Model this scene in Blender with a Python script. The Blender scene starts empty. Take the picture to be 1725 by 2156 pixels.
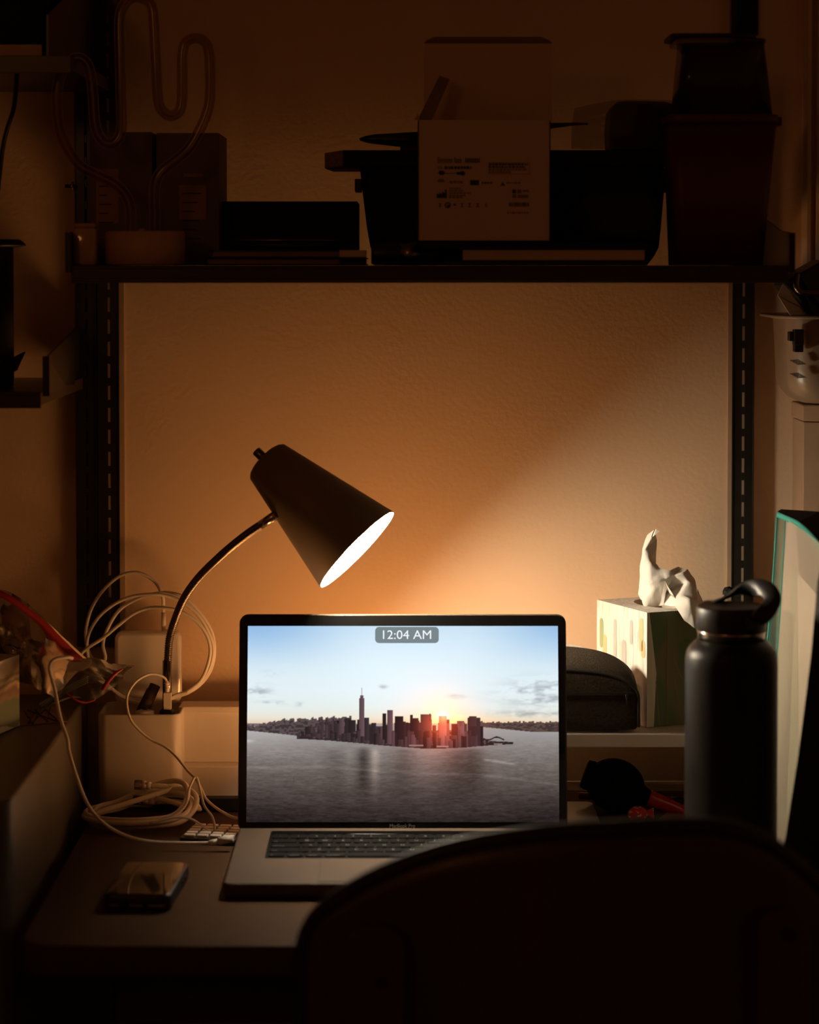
import bpy, math, random
import numpy as np
from mathutils import Vector, Matrix, noise
random.seed(7)
SC = bpy.context.scene
COL = SC.collection
PI = math.pi

# ------------------------------------------------------------------ camera model
F = 5000.0; CAMY = -2.778; EYE = 1.358; PITCH = math.radians(2.0); HOR = 555.0
CY = HOR + F * math.tan(PITCH)
cam = bpy.data.cameras.new('camera'); camo = bpy.data.objects.new('camera', cam); COL.objects.link(camo)
camo.location = (0, CAMY, EYE); camo.rotation_euler = (PI/2 - PITCH, 0, 0)
cam.sensor_fit = 'VERTICAL'; cam.sensor_height = 36.0; cam.sensor_width = 36.0
cam.lens = F / 2156.0 * 36.0
cam.shift_y = -(1078.0 - CY) / 2156.0
cam.clip_start = 0.05; cam.clip_end = 50
cam.dof.use_dof = True; cam.dof.focus_distance = 2.66; cam.dof.aperture_fstop = 3.4
SC.camera = camo
CP, SP = math.cos(PITCH), math.sin(PITCH)
def ray(px, py):
    a = (px - 862.5) / F; b = -(py - CY) / F
    return Vector((a, CP + b*SP, -SP + b*CP))
def P(px, py, Y):
    d = ray(px, py); t = (Y - CAMY) / d.y
    return Vector((d.x*t, Y, EYE + d.z*t))
def PZ(px, py, z):
    d = ray(px, py); t = (z - EYE) / d.z
    return Vector((d.x*t, CAMY + d.y*t, z))

# ------------------------------------------------------------------ materials
def lin(c):
    return tuple(((x/255.0)/12.92 if x/255.0 <= 0.04045 else ((x/255.0+0.055)/1.055)**2.4) for x in c)
MATS = {}
def mat(name, color, rough=0.5, metal=0.0, var=0.06, nscale=30.0, bump=0.0, bscale=200.0, coat=0.0, trans=0.0, spec=0.5, emis=None, estr=0.0, stretch=None, sheen=0.0, ior=1.5):
    m = bpy.data.materials.new(name); m.use_nodes = True
    nt = m.node_tree; b = nt.nodes['Principled BSDF']
    tc = nt.nodes.new('ShaderNodeTexCoord'); mp = nt.nodes.new('ShaderNodeMapping')
    nt.links.new(tc.outputs['Object'], mp.inputs['Vector'])
    if stretch: mp.inputs['Scale'].default_value = stretch
    n = nt.nodes.new('ShaderNodeTexNoise'); n.inputs['Scale'].default_value = nscale; n.inputs['Detail'].default_value = 4
    nt.links.new(mp.outputs['Vector'], n.inputs['Vector'])
    r = nt.nodes.new('ShaderNodeValToRGB')
    r.color_ramp.elements[0].position = 0.3; r.color_ramp.elements[1].position = 0.7
    r.color_ramp.elements[0].color = tuple(max(0, c*(1-var)) for c in color) + (1,)
    r.color_ramp.elements[1].color = tuple(min(1, c*(1+var)) for c in color) + (1,)
    nt.links.new(n.outputs['Fac'], r.inputs['Fac']); nt.links.new(r.outputs['Color'], b.inputs['Base Color'])
    b.inputs['Roughness'].default_value = rough; b.inputs['Metallic'].default_value = metal
    b.inputs['Specular IOR Level'].default_value = spec
    b.inputs['Coat Weight'].default_value = coat; b.inputs['Transmission Weight'].default_value = trans
    b.inputs['Sheen Weight'].default_value = sheen
    b.inputs['IOR'].default_value = ior
    if emis:
        b.inputs['Emission Color'].default_value = tuple(emis) + (1,); b.inputs['Emission Strength'].default_value = estr
    if bump:
        n2 = nt.nodes.new('ShaderNodeTexNoise'); n2.inputs['Scale'].default_value = bscale; n2.inputs['Detail'].default_value = 3
        nt.links.new(mp.outputs['Vector'], n2.inputs['Vector'])
        bp = nt.nodes.new('ShaderNodeBump'); bp.inputs['Strength'].default_value = bump; bp.inputs['Distance'].default_value = 0.001
        nt.links.new(n2.outputs['Fac'], bp.inputs['Height']); nt.links.new(bp.outputs['Normal'], b.inputs['Normal'])
    MATS[name] = m
    return m
def film(name, tint, opac=0.15, dif=(0.5,0.45,0.4), rough=0.15, rim=0.35):
    """thin clear plastic: see-through with a little haze and glancing gloss"""
    m = bpy.data.materials.new(name); m.use_nodes = True; nt = m.node_tree; nt.nodes.clear()
    out = nt.nodes.new('ShaderNodeOutputMaterial'); tr = nt.nodes.new('ShaderNodeBsdfTransparent'); tr.inputs['Color'].default_value = tuple(tint)+(1,)
    df = nt.nodes.new('ShaderNodeBsdfDiffuse'); df.inputs['Color'].default_value = tuple(dif)+(1,)
    tl = nt.nodes.new('ShaderNodeBsdfTranslucent'); tl.inputs['Color'].default_value = tuple(dif)+(1,)
    gl = nt.nodes.new('ShaderNodeBsdfGlossy'); gl.inputs['Roughness'].default_value = rough
    lw = nt.nodes.new('ShaderNodeLayerWeight'); lw.inputs['Blend'].default_value = rim
    m0 = nt.nodes.new('ShaderNodeMixShader'); m0.inputs[0].default_value = 0.5
    nt.links.new(df.outputs[0], m0.inputs[1]); nt.links.new(tl.outputs[0], m0.inputs[2])
    m1 = nt.nodes.new('ShaderNodeMixShader'); m1.inputs[0].default_value = opac
    nt.links.new(tr.outputs[0], m1.inputs[1]); nt.links.new(m0.outputs[0], m1.inputs[2])
    m2 = nt.nodes.new('ShaderNodeMixShader'); nt.links.new(lw.outputs['Fresnel'], m2.inputs[0])
    nt.links.new(m1.outputs[0], m2.inputs[1]); nt.links.new(gl.outputs[0], m2.inputs[2])
    nt.links.new(m2.outputs[0], out.inputs['Surface'])
    MATS[name] = m
    return m
M = {}
M['wall'] = mat('wall_paint', (0.78,0.59,0.41), 0.75, var=0.03, nscale=3, bump=0.55, bscale=170, spec=0.25)
M['ceil'] = mat('ceiling_paint', (0.6,0.5,0.4), 0.8)
M['floor'] = mat('floor_wood', (0.16,0.10,0.06), 0.5, var=0.3, nscale=8, stretch=(1,8,1))
M['trim'] = mat('trim_paint', (0.78,0.62,0.46), 0.4)
M['black_metal'] = mat('black_powder_coat', (0.012,0.011,0.010), 0.28, spec=0.5)
M['shelf'] = mat('dark_shelf_laminate', (0.045,0.030,0.018), 0.34, var=0.2, stretch=(1,12,12))
M['black'] = mat('black_plastic', (0.012,0.012,0.011), 0.4)
M['matt_black'] = mat('matt_black', (0.010,0.010,0.010), 0.75, spec=0.3)
M['desk'] = mat('desk_laminate', (0.070,0.038,0.021), 0.6, var=0.06, ior=1.08, nscale=60, bump=0.08, bscale=400)
M['batten'] = mat('shaded_wood_batten', (0.46,0.33,0.22), 0.6)  # wall-painted wood; shading of the strips is put into the darker colour
M['brown_box'] = mat('brown_cardboard', (0.36,0.23,0.14), 0.75, var=0.05)
M['desk_edge'] = mat('desk_edge_band', (0.03,0.022,0.018), 0.5)
M['cabinet'] = mat('grey_cabinet', (0.09,0.075,0.055), 0.42, var=0.05)
M['white'] = mat('white_plastic', (0.80,0.74,0.68), 0.38, var=0.02)
M['white_gloss'] = mat('glossy_white_plastic', (0.85,0.80,0.74), 0.14, var=0.02, coat=0.5)
M['cord'] = mat('white_cord', (0.80,0.74,0.66), 0.4, var=0.03)
M['shade'] = mat('lamp_shade_metal', (0.26,0.21,0.15), 0.55, metal=0.15, var=0.03)
M['shade_in'] = mat('shade_lining', (0.9,0.9,0.88), 0.6, var=0.01)
M['chrome'] = mat('brushed_steel', (0.62,0.56,0.48), 0.2, metal=1.0, var=0.03)
M['dark_chrome'] = mat('dark_steel', (0.22,0.19,0.16), 0.25, metal=1.0, var=0.05)
M['alu'] = mat('grey_aluminium', (0.10,0.072,0.055), 0.6, ior=1.15, var=0.03, bump=0.1, bscale=900)
M['silver'] = mat('silver_aluminium', (0.55,0.50,0.44), 0.4, metal=0.6, var=0.03)
M['glass_black'] = mat('black_glass', (0.004,0.004,0.004), 0.06, spec=0.5)
M['key'] = mat('key_black', (0.006,0.006,0.006), 0.6, ior=1.12)
M['legend'] = mat('key_backlight', (0.3,0.3,0.28), 0.5, emis=(0.75,0.75,0.68), estr=0.05)
M['card'] = mat('brown_box_board', (0.62,0.48,0.36), 0.75, var=0.04)
M['box_white'] = mat('white_box_board', (0.68,0.52,0.40), 0.7, var=0.03)
M['ink'] = mat('printed_ink', (0.03,0.03,0.03), 0.7)
M['ink_soft'] = mat('soft_printed_ink', (0.24,0.17,0.12), 0.7)
M['tan_gloss'] = mat('glossy_tan_glaze', (0.55,0.36,0.22), 0.12, coat=0.8)
M['cactus_base'] = mat('lamp_base_plastic', (0.55,0.36,0.26), 0.45)
M['tube_box'] = mat('dark_carton', (0.16,0.12,0.08), 0.6, var=0.1)
M['label'] = mat('carton_label', (0.36,0.22,0.14), 0.6)
M['wine'] = mat('dark_wine_plastic', (0.09,0.012,0.010), 0.45)
M['wood'] = mat('end_grain_wood', (0.30,0.17,0.09), 0.7, var=0.4, nscale=60, stretch=(1,1,8))
M['tissue'] = mat('tissue_paper', (0.92,0.88,0.82), 0.9, var=0.01, bump=0.25, bscale=260)
M['cream'] = mat('cream_card', (0.80,0.72,0.60), 0.7)
M['pouch'] = mat('dark_felt', (0.045,0.034,0.024), 0.95, var=0.35, nscale=500, bump=0.8, bscale=900, ior=1.2)
M['pouch_dark'] = mat('black_webbing', (0.012,0.011,0.009), 0.8, bump=0.4, bscale=700)
M['bottle'] = mat('black_powdered_bottle', (0.013,0.011,0.010), 0.38, var=0.05, ior=1.3, bump=0.15, bscale=1500)
M['bottle_cap'] = mat('black_cap_plastic', (0.016,0.015,0.014), 0.42)
M['red'] = mat('red_plastic', (0.62,0.03,0.015), 0.22, coat=0.4)
M['dark_red'] = mat('dark_red_plastic', (0.22,0.015,0.012), 0.35)
M['rubber'] = mat('black_rubber', (0.004,0.0045,0.004), 0.7, ior=1.15)
M['teal'] = mat('teal_fabric', (0.05,0.42,0.36), 0.8, bump=0.5, bscale=1200)
M['paper'] = mat('white_paper', (0.85,0.78,0.68), 0.8)
M['grey_plastic'] = mat('warm_grey_plastic', (0.26,0.19,0.13), 0.34, var=0.04)
M['chair'] = mat('dark_stained_plywood', (0.060,0.030,0.020), 0.35, var=0.25, nscale=5, stretch=(6,6,1))
M['chair_edge'] = mat('black_chair_edge', (0.008,0.007,0.006), 0.5)
M['gold'] = mat('gold_contact', (0.75,0.5,0.2), 0.3, metal=1.0)
M['kraft'] = mat('kraft_paper', (0.30,0.19,0.11), 0.8, var=0.15)
M['red_film'] = mat('red_zip_strip', (0.30,0.010,0.008), 0.5)
M['green'] = None
M['film'] = film('clear_bag_film', (0.80,0.76,0.70), 0.32, (0.30,0.24,0.18), 0.22, 0.34)
M['zip_film'] = film('cloudy_zip_film', (0.6,0.6,0.56), 0.42, (0.17,0.17,0.14), 0.7, 0.15)
M['tube'] = film('clear_tube', (0.62,0.50,0.40), 0.12, (0.5,0.33,0.2), 0.12, 0.45)
def tube_mat():
    m = film('clear_tube', (0.72,0.62,0.52), 0.12, (0.95,0.68,0.42), 0.12, 0.45); nt = m.node_tree
    mx = [n for n in nt.nodes if n.type == 'MIX_SHADER']
    f = nt.nodes.new('ShaderNodeLayerWeight'); f.inputs['Blend'].default_value = 0.5
    r = nt.nodes.new('ShaderNodeValToRGB'); r.color_ramp.elements[0].position = 0.35; r.color_ramp.elements[0].color = (.05,.05,.05,1)
    r.color_ramp.elements[1].position = 0.8; r.color_ramp.elements[1].color = (.85,.85,.85,1)
    for l in list(mx[2].inputs[0].links): nt.links.remove(l)
    mx[2].inputs[0].default_value = 0.04
    nt.links.new(f.outputs['Facing'], r.inputs['Fac']); nt.links.new(r.outputs['Color'], mx[1].inputs[0])
    return m
M['tube'] = tube_mat()
M['clear'] = film('clear_container_plastic', (0.72,0.66,0.60), 0.12, (0.3,0.22,0.16), 0.12, 0.3)
M['gusset'] = film('teal_tinted_film', (0.45,0.50,0.36), 0.35, (0.05,0.22,0.17), 0.4, 0.2)
M['mesh'] = film('frosted_file_mesh', (0.92,0.88,0.82), 0.42, (0.92,0.82,0.68), 0.5, 0.15)

# tissue carton prints
def print_mat(name, base, cols, sx, sz, thr):
    m = bpy.data.materials.new(name); m.use_nodes = True; nt = m.node_tree; b = nt.nodes['Principled BSDF']
    b.inputs['Roughness'].default_value = 0.6
    tc = nt.nodes.new('ShaderNodeTexCoord')
    prev = None
    for i, (c, sc_, off) in enumerate(cols):
        mp = nt.nodes.new('ShaderNodeMapping'); mp.inputs['Scale'].default_value = (sx*sc_, sx*sc_, sz*sc_); mp.inputs['Location'].default_value = (off, off*2.1, off*0.7)
        nt.links.new(tc.outputs['Object'], mp.inputs['Vector'])
        n = nt.nodes.new('ShaderNodeTexNoise'); n.inputs['Scale'].default_value = 1.0; n.inputs['Detail'].default_value = 1.5
        nt.links.new(mp.outputs['Vector'], n.inputs['Vector'])
        r = nt.nodes.new('ShaderNodeValToRGB'); r.color_ramp.elements[0].position = thr; r.color_ramp.elements[1].position = thr+0.05
        nt.links.new(n.outputs['Fac'], r.inputs['Fac'])
        mx = nt.nodes.new('ShaderNodeMix'); mx.data_type = 'RGBA'
        nt.links.new(r.outputs['Color'], mx.inputs[0])
        if prev is None: mx.inputs[6].default_value = tuple(base)+(1,)
        else: nt.links.new(prev, mx.inputs[6])
        mx.inputs[7].default_value = tuple(c)+(1,)
        prev = mx.outputs[2]
    nt.links.new(prev, b.inputs['Base Color'])
    return m
M['streaks'] = print_mat('carton_brush_streaks', (0.80,0.76,0.70), [((0.60,0.58,0.56),1,0.3),((0.70,0.66,0.60),1.4,2.2),((0.86,0.83,0.78),1.2,5.1)], 170, 16, 0.55)
M['green'] = print_mat('carton_green_wash', (0.17,0.19,0.09), [((0.21,0.18,0.09),0.25,1.3),((0.12,0.17,0.08),0.3,3.9)], 60, 50, 0.5)
M['blot_green'] = mat('print_sage', (0.36,0.42,0.24), 0.6)
M['blot_ochre'] = mat('print_ochre', (0.74,0.55,0.28), 0.6)
M['blot_grey'] = mat('print_grey', (0.52,0.50,0.48), 0.6)
M['line_ochre'] = mat('print_ochre_line', (0.34,0.20,0.07), 0.6)
M['wrap'] = print_mat('candy_wrapper_print', (0.65,0.03,0.015), [((0.85,0.7,0.6),1.0,0.8)], 130, 240, 0.57)

def emit(name, color, s):
    m = bpy.data.materials.new(name); m.use_nodes = True; nt = m.node_tree; nt.nodes.clear()
    out = nt.nodes.new('ShaderNodeOutputMaterial'); e = nt.nodes.new('ShaderNodeEmission')
    e.inputs['Color'].default_value = tuple(color)+(1,); e.inputs['Strength'].default_value = s
    nt.links.new(e.outputs[0], out.inputs['Surface']); return m
BULB = 255.0
M['bulb'] = emit('lit_bulb', (1.0,0.83,0.60), BULB)
SCREEN = 1.07
def screen_mat():
    m = bpy.data.materials.new('lit_display'); m.use_nodes = True; nt = m.node_tree; nt.nodes.clear()
    out = nt.nodes.new('ShaderNodeOutputMaterial'); e = nt.nodes.new('ShaderNodeEmission')
    a = nt.nodes.new('ShaderNodeAttribute'); a.attribute_name = 'Col'
    nt.links.new(a.outputs['Color'], e.inputs['Color'])
    lw = nt.nodes.new('ShaderNodeLayerWeight'); lw.inputs['Blend'].default_value = 0.5      # a flat panel shines mostly straight ahead
    m1 = nt.nodes.new('ShaderNodeMath'); m1.operation = 'SUBTRACT'; m1.inputs[0].default_value = 1.0; nt.links.new(lw.outputs['Facing'], m1.inputs[1])
    m2 = nt.nodes.new('ShaderNodeMath'); m2.operation = 'POWER'; m2.inputs[1].default_value = 2.0; nt.links.new(m1.outputs[0], m2.inputs[0])
    m3 = nt.nodes.new('ShaderNodeMath'); m3.operation = 'MULTIPLY'; m3.inputs[1].default_value = SCREEN; nt.links.new(m2.outputs[0], m3.inputs[0])
    nt.links.new(m3.outputs[0], e.inputs['Strength'])
    nt.links.new(e.outputs[0], out.inputs['Surface']); return m
M['display'] = screen_mat()
M['clock_pill'] = emit('display_clock_panel', lin((118,130,134)), SCREEN)
M['clock_ink'] = emit('display_clock_digits', lin((238,244,250)), SCREEN)

# ------------------------------------------------------------------ mesh builder
def origin(o):
    while o.parent: o = o.parent
    return Vector(o.location)
def rrect(w, h, r, n=6):
    pts = []
    r = min(r, w/2-1e-5, h/2-1e-5)
    for cx, cy, a0 in ((w/2-r,h/2-r,0),(-w/2+r,h/2-r,PI/2),(-w/2+r,-h/2+r,PI),(w/2-r,-h/2+r,3*PI/2)):
        for i in range(n+1):
            a = a0 + PI/2*i/n; pts.append((cx+r*math.cos(a), cy+r*math.sin(a)))
    return pts
def smoothpath(pts, k=6):
    pts = [Vector(p) for p in pts]
    if len(pts) < 3: return pts
    out = []
    for i in range(len(pts)-1):
        p0 = pts[max(i-1,0)]; p1 = pts[i]; p2 = pts[i+1]; p3 = pts[min(i+2,len(pts)-1)]
        for j in range(k):
            t = j/k
            out.append(0.5*((2*p1)+(p2-p0)*t+(2*p0-5*p1+4*p2-p3)*t*t+(3*p1-p0-3*p2+p3)*t**3))
    out.append(pts[-1]); return out
class MB:
    def __init__(s, xf=None):
        s.v=[]; s.f=[]; s.m=[]; s.s=[]; s.xf = xf or Matrix.Identity(4)
    def add(s, vs, fs, m=0, smooth=False):
        b = len(s.v)
        s.v += [s.xf @ Vector(v) for v in vs]
        for f in fs:
            s.f.append([b+i for i in f]); s.m.append(m); s.s.append(smooth)
        return s
    def box(s, x0,x1,y0,y1,z0,z1, m=0):
        vs=[(x,y,z) for z in (z0,z1) for y in (y0,y1) for x in (x0,x1)]
        return s.add(vs, [(0,2,3,1),(4,5,7,6),(0,1,5,4),(2,6,7,3),(0,4,6,2),(1,3,7,5)], m)
    def rings(s, rings, m=0, smooth=True, cap0=True, cap1=True, closed=True):
        n=len(rings[0]); vs=[p for r in rings for p in r]; fs=[]
        for k in range(len(rings)-1):
            for i in range(n if closed else n-1):
                j=(i+1)%n; fs.append((k*n+i,k*n+j,(k+1)*n+j,(k+1)*n+i))
        b=len(s.v); s.add(vs, fs, m, smooth)
        if cap0: s.f.append([b+i for i in range(n)][::-1]); s.m.append(m); s.s.append(False)
        if cap1: s.f.append([b+(len(rings)-1)*n+i for i in range(n)]); s.m.append(m); s.s.append(False)
        return s
    def slab(s, c, w, h, z0, z1, r=0.01, bev=0.001, m=0, n=6, taper=0.0, smooth=True):
        rg=[]
        prof=[(bev,z0),(bev*0.3,z0+bev*0.3),(0,z0+bev),(0,z1-bev),(bev*0.3,z1-bev*0.3),(bev,z1)]
        for ins,z in prof:
            t=taper*(z-z0)/(z1-z0)
            rg.append([(c[0]+x,c[1]+y,z) for x,y in rrect(w-2*ins+2*t,h-2*ins+2*t,max(r-ins,1e-4),n)])
        return s.rings(rg,m,smooth)
    def lathe(s, prof, c=(0,0,0), n=40, m=0, cap0=True, cap1=True, smooth=True):
        rg=[[(c[0]+r*math.cos(2*PI*i/n),c[1]+r*math.sin(2*PI*i/n),c[2]+z) for i in range(n)] for r,z in prof]
        return s.rings(rg,m,smooth,cap0,cap1)
    def tube(s, path, r, n=12, m=0, caps=True, sx=1.0):
        path=[Vector(p) for p in path]; rg=[]; up=None
        for i,p in enumerate(path):
            t=(path[min(i+1,len(path)-1)]-path[max(i-1,0)])
            if t.length<1e-9: t=Vector((0,0,1))
            t.normalize()
            if up is None:
                up=Vector((0,1,0)) if abs(t.y)<0.9 else Vector((1,0,0))
            a=(up-t*up.dot(t)).normalized(); up=a; b=t.cross(a)
            rr=r(i/(len(path)-1)) if callable(r) else (r[i] if isinstance(r,(list,tuple)) else r)
            rg.append([p+a*math.cos(2*PI*k/n)*rr*sx+b*math.sin(2*PI*k/n)*rr for k in range(n)])
        return s.rings(rg,m,True,caps,caps)
    def ball(s, c, rx, ry, rz, m=0, n=24, k=14):
        rg=[]
        for j in range(1,k):
            a=-PI/2+PI*j/k
            rg.append([(c[0]+rx*math.cos(a)*math.cos(2*PI*i/n),c[1]+ry*math.cos(a)*math.sin(2*PI*i/n),c[2]+rz*math.sin(a)) for i in range(n)])
        return s.rings(rg,m,True)
    def extr(s, pts, vec, m=0):
        pts=[Vector(p) for p in pts]; n=len(pts); vec=Vector(vec)
        return s.add(pts+[p+vec for p in pts], [tuple(range(n))[::-1], tuple(range(n,2*n))]+[(i,(i+1)%n,n+(i+1)%n,n+i) for i in range(n)], m)
    def sheet(s, net, k=5, amp=0.0, fs=30.0, seed=0.0, m=0, dirv=(0,1,0), noise_dir=None):
        """net: rows of control points -> smooth surface with folds"""
        rows=[smoothpath(r,k) for r in net]; cols=[smoothpath([r[i] for r in rows],k) for i in range(len(rows[0]))]
        nu=len(cols); nv=len(cols[0]); vs=[]
        d=Vector(dirv)
        for c in cols:
            for p in c:
                q=p*fs+Vector((seed,seed*1.7,seed*0.3))
                vs.append(p+d*(noise.noise(q)*amp+abs(noise.noise(q*2.3))*amp*0.6))
        fs_=[(i*nv+j,(i+1)*nv+j,(i+1)*nv+j+1,i*nv+j+1) for i in range(nu-1) for j in range(nv-1)]
        return s.add(vs,fs_,m,True)
    def build(s, name, mats, parent=None, loc=None, bevel=0.0, solid=0.0, subsurf=0):
        off = origin(parent) if parent else Vector(loc if loc is not None else (0,0,0))
        me=bpy.data.meshes.new(name)
        me.from_pydata([tuple(v-off) for v in s.v],[],s.f)
        if not isinstance(mats,(list,tuple)): mats=[mats]
        for mm in mats: me.materials.append(mm)
        me.polygons.foreach_set('material_index',s.m); me.polygons.foreach_set('use_smooth',s.s)
        me.update()
        import bmesh
        bm=bmesh.new(); bm.from_mesh(me); bmesh.ops.recalc_face_normals(bm,faces=bm.faces); bm.to_mesh(me); bm.free()
        o=bpy.data.objects.new(name,me); COL.objects.link(o)
        if parent: o.parent=parent
        else: o.location=off
        if subsurf:
            md=o.modifiers.new('sub','SUBSURF'); md.levels=subsurf; md.render_levels=subsurf
        if solid:
            md=o.modifiers.new('solid','SOLIDIFY'); md.thickness=solid; md.offset=0
        if bevel:
            md=o.modifiers.new('bev','BEVEL'); md.width=bevel; md.segments=2; md.limit_method='ANGLE'; md.angle_limit=0.7
        return o
def thing(name, label, cat, loc, group=None):
    o=bpy.data.objects.new(name,None); COL.objects.link(o); o.location=loc; o.empty_display_size=0.02
    o['label']=label; o['category']=cat
    if group: o['group']=group
    return o
def tag(o, label, cat, group=None):
    o['label']=label; o['category']=cat
    if group: o['group']=group
    return o
def struct(o): o['kind']='structure'; return o
_gc={}
def glyphs(text, size, bold=0.0):
    """triangulated outline of a word, as flat vertices and faces"""
    if (text,size) in _gc and not bold: return _gc[(text,size)]
    cu=bpy.data.curves.new('t','FONT'); cu.body=text; cu.size=size; cu.resolution_u=3; cu.fill_mode='FRONT'; cu.offset=bold
    o=bpy.data.objects.new('t',cu); COL.objects.link(o)
    dg=bpy.context.evaluated_depsgraph_get(); me=bpy.data.meshes.new_from_object(o.evaluated_get(dg))
    r=([tuple(v.co) for v in me.vertices],[tuple(p.vertices) for p in me.polygons])
    bpy.data.objects.remove(o); bpy.data.curves.remove(cu); bpy.data.meshes.remove(me)
    _gc[(text,size)]=r
    return r
TZ = 0.74
# ------------------------------------------------------------------ room
b=MB(); b.box(-1.7,1.3,0,0.1,0,2.5); struct(b.build('wall_back',M['wall']))
b=MB(); b.box(-1.8,-1.7,-3.6,0.1,0,2.5); struct(b.build('wall_left',M['wall']))
b=MB(); b.box(1.3,1.4,-3.6,0.1,0,2.5); struct(b.build('wall_right',M['wall']))
b=MB(); b.box(-1.8,1.4,-3.7,-3.6,0,2.5); struct(b.build('wall_front',M['wall']))
b=MB(); b.box(-1.8,1.4,-3.7,0.1,-0.05,0); struct(b.build('floor',M['floor']))
b=MB(); b.box(-1.8,1.4,-3.7,0.1,2.5,2.55); struct(b.build('ceiling',M['ceil']))
# door casing at the right end of the wall
x0=P(1689,300,0).x
b=MB(); prof=[(0,0),(0,-0.010),(0.004,-0.016),(0.008,-0.016),(0.010,-0.008),(0.0135,-0.007),(0.0150,-0.017),(0.0195,-0.019),(0.021,-0.012),(0.075,-0.012),(0.075,0)]
b.extr([(x0+px,py-0.0,0.0) for px,py in prof],(0,0,2.5))
struct(b.build('trim_1',M['trim']))

# ------------------------------------------------------------------ shelf uprights
def track(name, xc, w, z0, z1, zslot, label, pitch=0.0257, flip=1):
    """slotted wall standard: a face plate with two columns... one visible column of slots, on stand-off blocks"""
    t=thing(name,label,'shelf upright',(xc,-0.008,z0),'slotted black wall uprights')
    b=MB(); yf0,yf1=-0.0135,-0.0118
    sx0=xc+0.0005-0.0014; sx1=xc+0.0005+0.0014; sl=0.0165
    b.box(xc-w/2,sx0,yf0,yf1,z0,z1); b.box(sx1,xc+w/2,yf0,yf1,z0,z1)
    z=z0; k=math.ceil((z0-zslot)/pitch); c=zslot+k*pitch
    while c+sl/2<z1:
        if c-sl/2>z: b.box(sx0,sx1,yf0,yf1,z,c-sl/2)
        z=c+sl/2; c+=pitch
    b.box(sx0,sx1,yf0,yf1,z,z1)
    # pressed rails beside the slots and folded lips
    b.box(xc-w/2,xc-w/2+0.0012,-0.0150,-0.0135,z0,z1); b.box(xc+w/2-0.0012,xc+w/2,-0.0150,-0.0135,z0,z1)
    b.build('face_plate',M['black_metal'],t,bevel=0.0003)
    b=MB(); fx=xc-w/2 if flip>0 else xc+w/2-0.003
    b.box(fx,fx+0.003,yf1,-0.0032,z0,z1)
    zz=z0+0.05
    while zz<z1: b.box(fx-0.006*(flip<0),fx+0.003+0.006*(flip>0),yf1,-0.0032,zz,zz+0.01); zz+=0.3
    b.build('side_flange',M['black_metal'],t)
    return t
def xw(px,py=900): return P(px,py,-0.0135).x
zb=P(200,1480,-0.0135).z; zs=P(187,480+1110/5.133,-0.0135).z
track('wall_upright',(xw(160.5)+xw(203.5))/2,xw(203.5)-xw(160.5),TZ+0.17,2.45,P(187,688,-.0135).z,'leftmost slotted black metal wall upright, the one carrying the left-hand shelves')
track('wall_upright',(xw(206.5)+xw(251.5))/2,xw(251.5)-xw(206.5),TZ+0.17,2.45,P(234,688,-.0135).z,'slotted black metal wall upright just right of the leftmost one, carrying the long shelf')
xr=(xw(1541.5)+xw(1587.5))/2
track('wall_upright',xr,xw(1587.5)-xw(1541.5),TZ+0.17,2.45,P(1562,702,-.0135).z,'slotted black metal wall upright on the right, behind the black bottle',flip=-1)
# painted battens behind the uprights
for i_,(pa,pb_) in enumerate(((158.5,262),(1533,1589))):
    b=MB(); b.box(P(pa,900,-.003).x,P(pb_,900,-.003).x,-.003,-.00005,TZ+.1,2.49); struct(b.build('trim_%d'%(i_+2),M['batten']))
# bolt beside the left upright
b=MB(); c=P(148,392,-0.02); b.tube([c+Vector((-0.006,0,0)),c+Vector((0.006,0,0))],0.0022,10)
b.tube([c+Vector((0.0015,0,0)),c+Vector((0.0035,0,0))],0.0058,6,1)
tag(b.build('bolt',[M['black_metal'],M['gold']],loc=c),'small bolt and nut sticking out left of the leftmost upright','bolt')

# ------------------------------------------------------------------ long shelf
ST=1.3555                         # shelf top
SF=-0.335
def shelf(name,label,px0,px1,ytop,yf,thick,brx,left_open=False,btop=None):
    pass
sx0=P(150,580,SF).x; sx1=P(1661,580,SF).x
t=thing('wall_shelf','long dark shelf across the wall holding boxes and bins above the laptop','shelf',((sx0+sx1)/2,SF/2,ST-0.017))
b=MB(); b.box(sx0,sx1,SF+0.004,-0.050,ST-0.015,ST); b.build('board',M['shelf'],t)
b=MB(); b.box(sx0,sx1,SF-0.001,SF+0.004,ST-0.0175,ST+0.0005); b.box(sx0,sx1,SF-0.0025,SF-0.001,ST-0.003,ST-0.0005); b.box(sx0,sx1,SF-0.0025,SF-0.001,ST-0.0155,ST-0.0125)
b.build('front_lip',M['shelf'],t,bevel=0.0006)
def bracket(parent,xfront,xback,zt,zt2,zb_,yf,yb=-0.0206,th=0.003,name='bracket'):
    """plate: tall at the wall, sloping to a lower front"""
    b=MB(); 
    pts=[(xfront,yf,zb_),(xback,yb,zb_+0.004),(xback,yb,zt),(xfront+(xback-xfront)*0.25,yf*0.75,zt2+(zt-zt2)*0.12),(xfront,yf+0.0,zt2)]
    b.extr(pts,(th,0,0))
    b.box(xfront-0.001,xfront+th+0.002,yf-0.004,yf+0.001,zb_,zt2)
    return b.build(name,M['black_metal'],parent,bevel=0.0004)
xb=P(1667,520,SF).x
bracket(t,xb-0.002,xr+0.012,P(1600,440,-.2).z,P(1668,490,SF).z,P(1668,574,SF).z,SF-0.002)
xb=P(144,520,SF).x
bracket(t,xb-0.0015,xw(215),P(150,440,-.2).z,P(144,490,SF).z,P(144,574,SF).z,SF-0.002)
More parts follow.
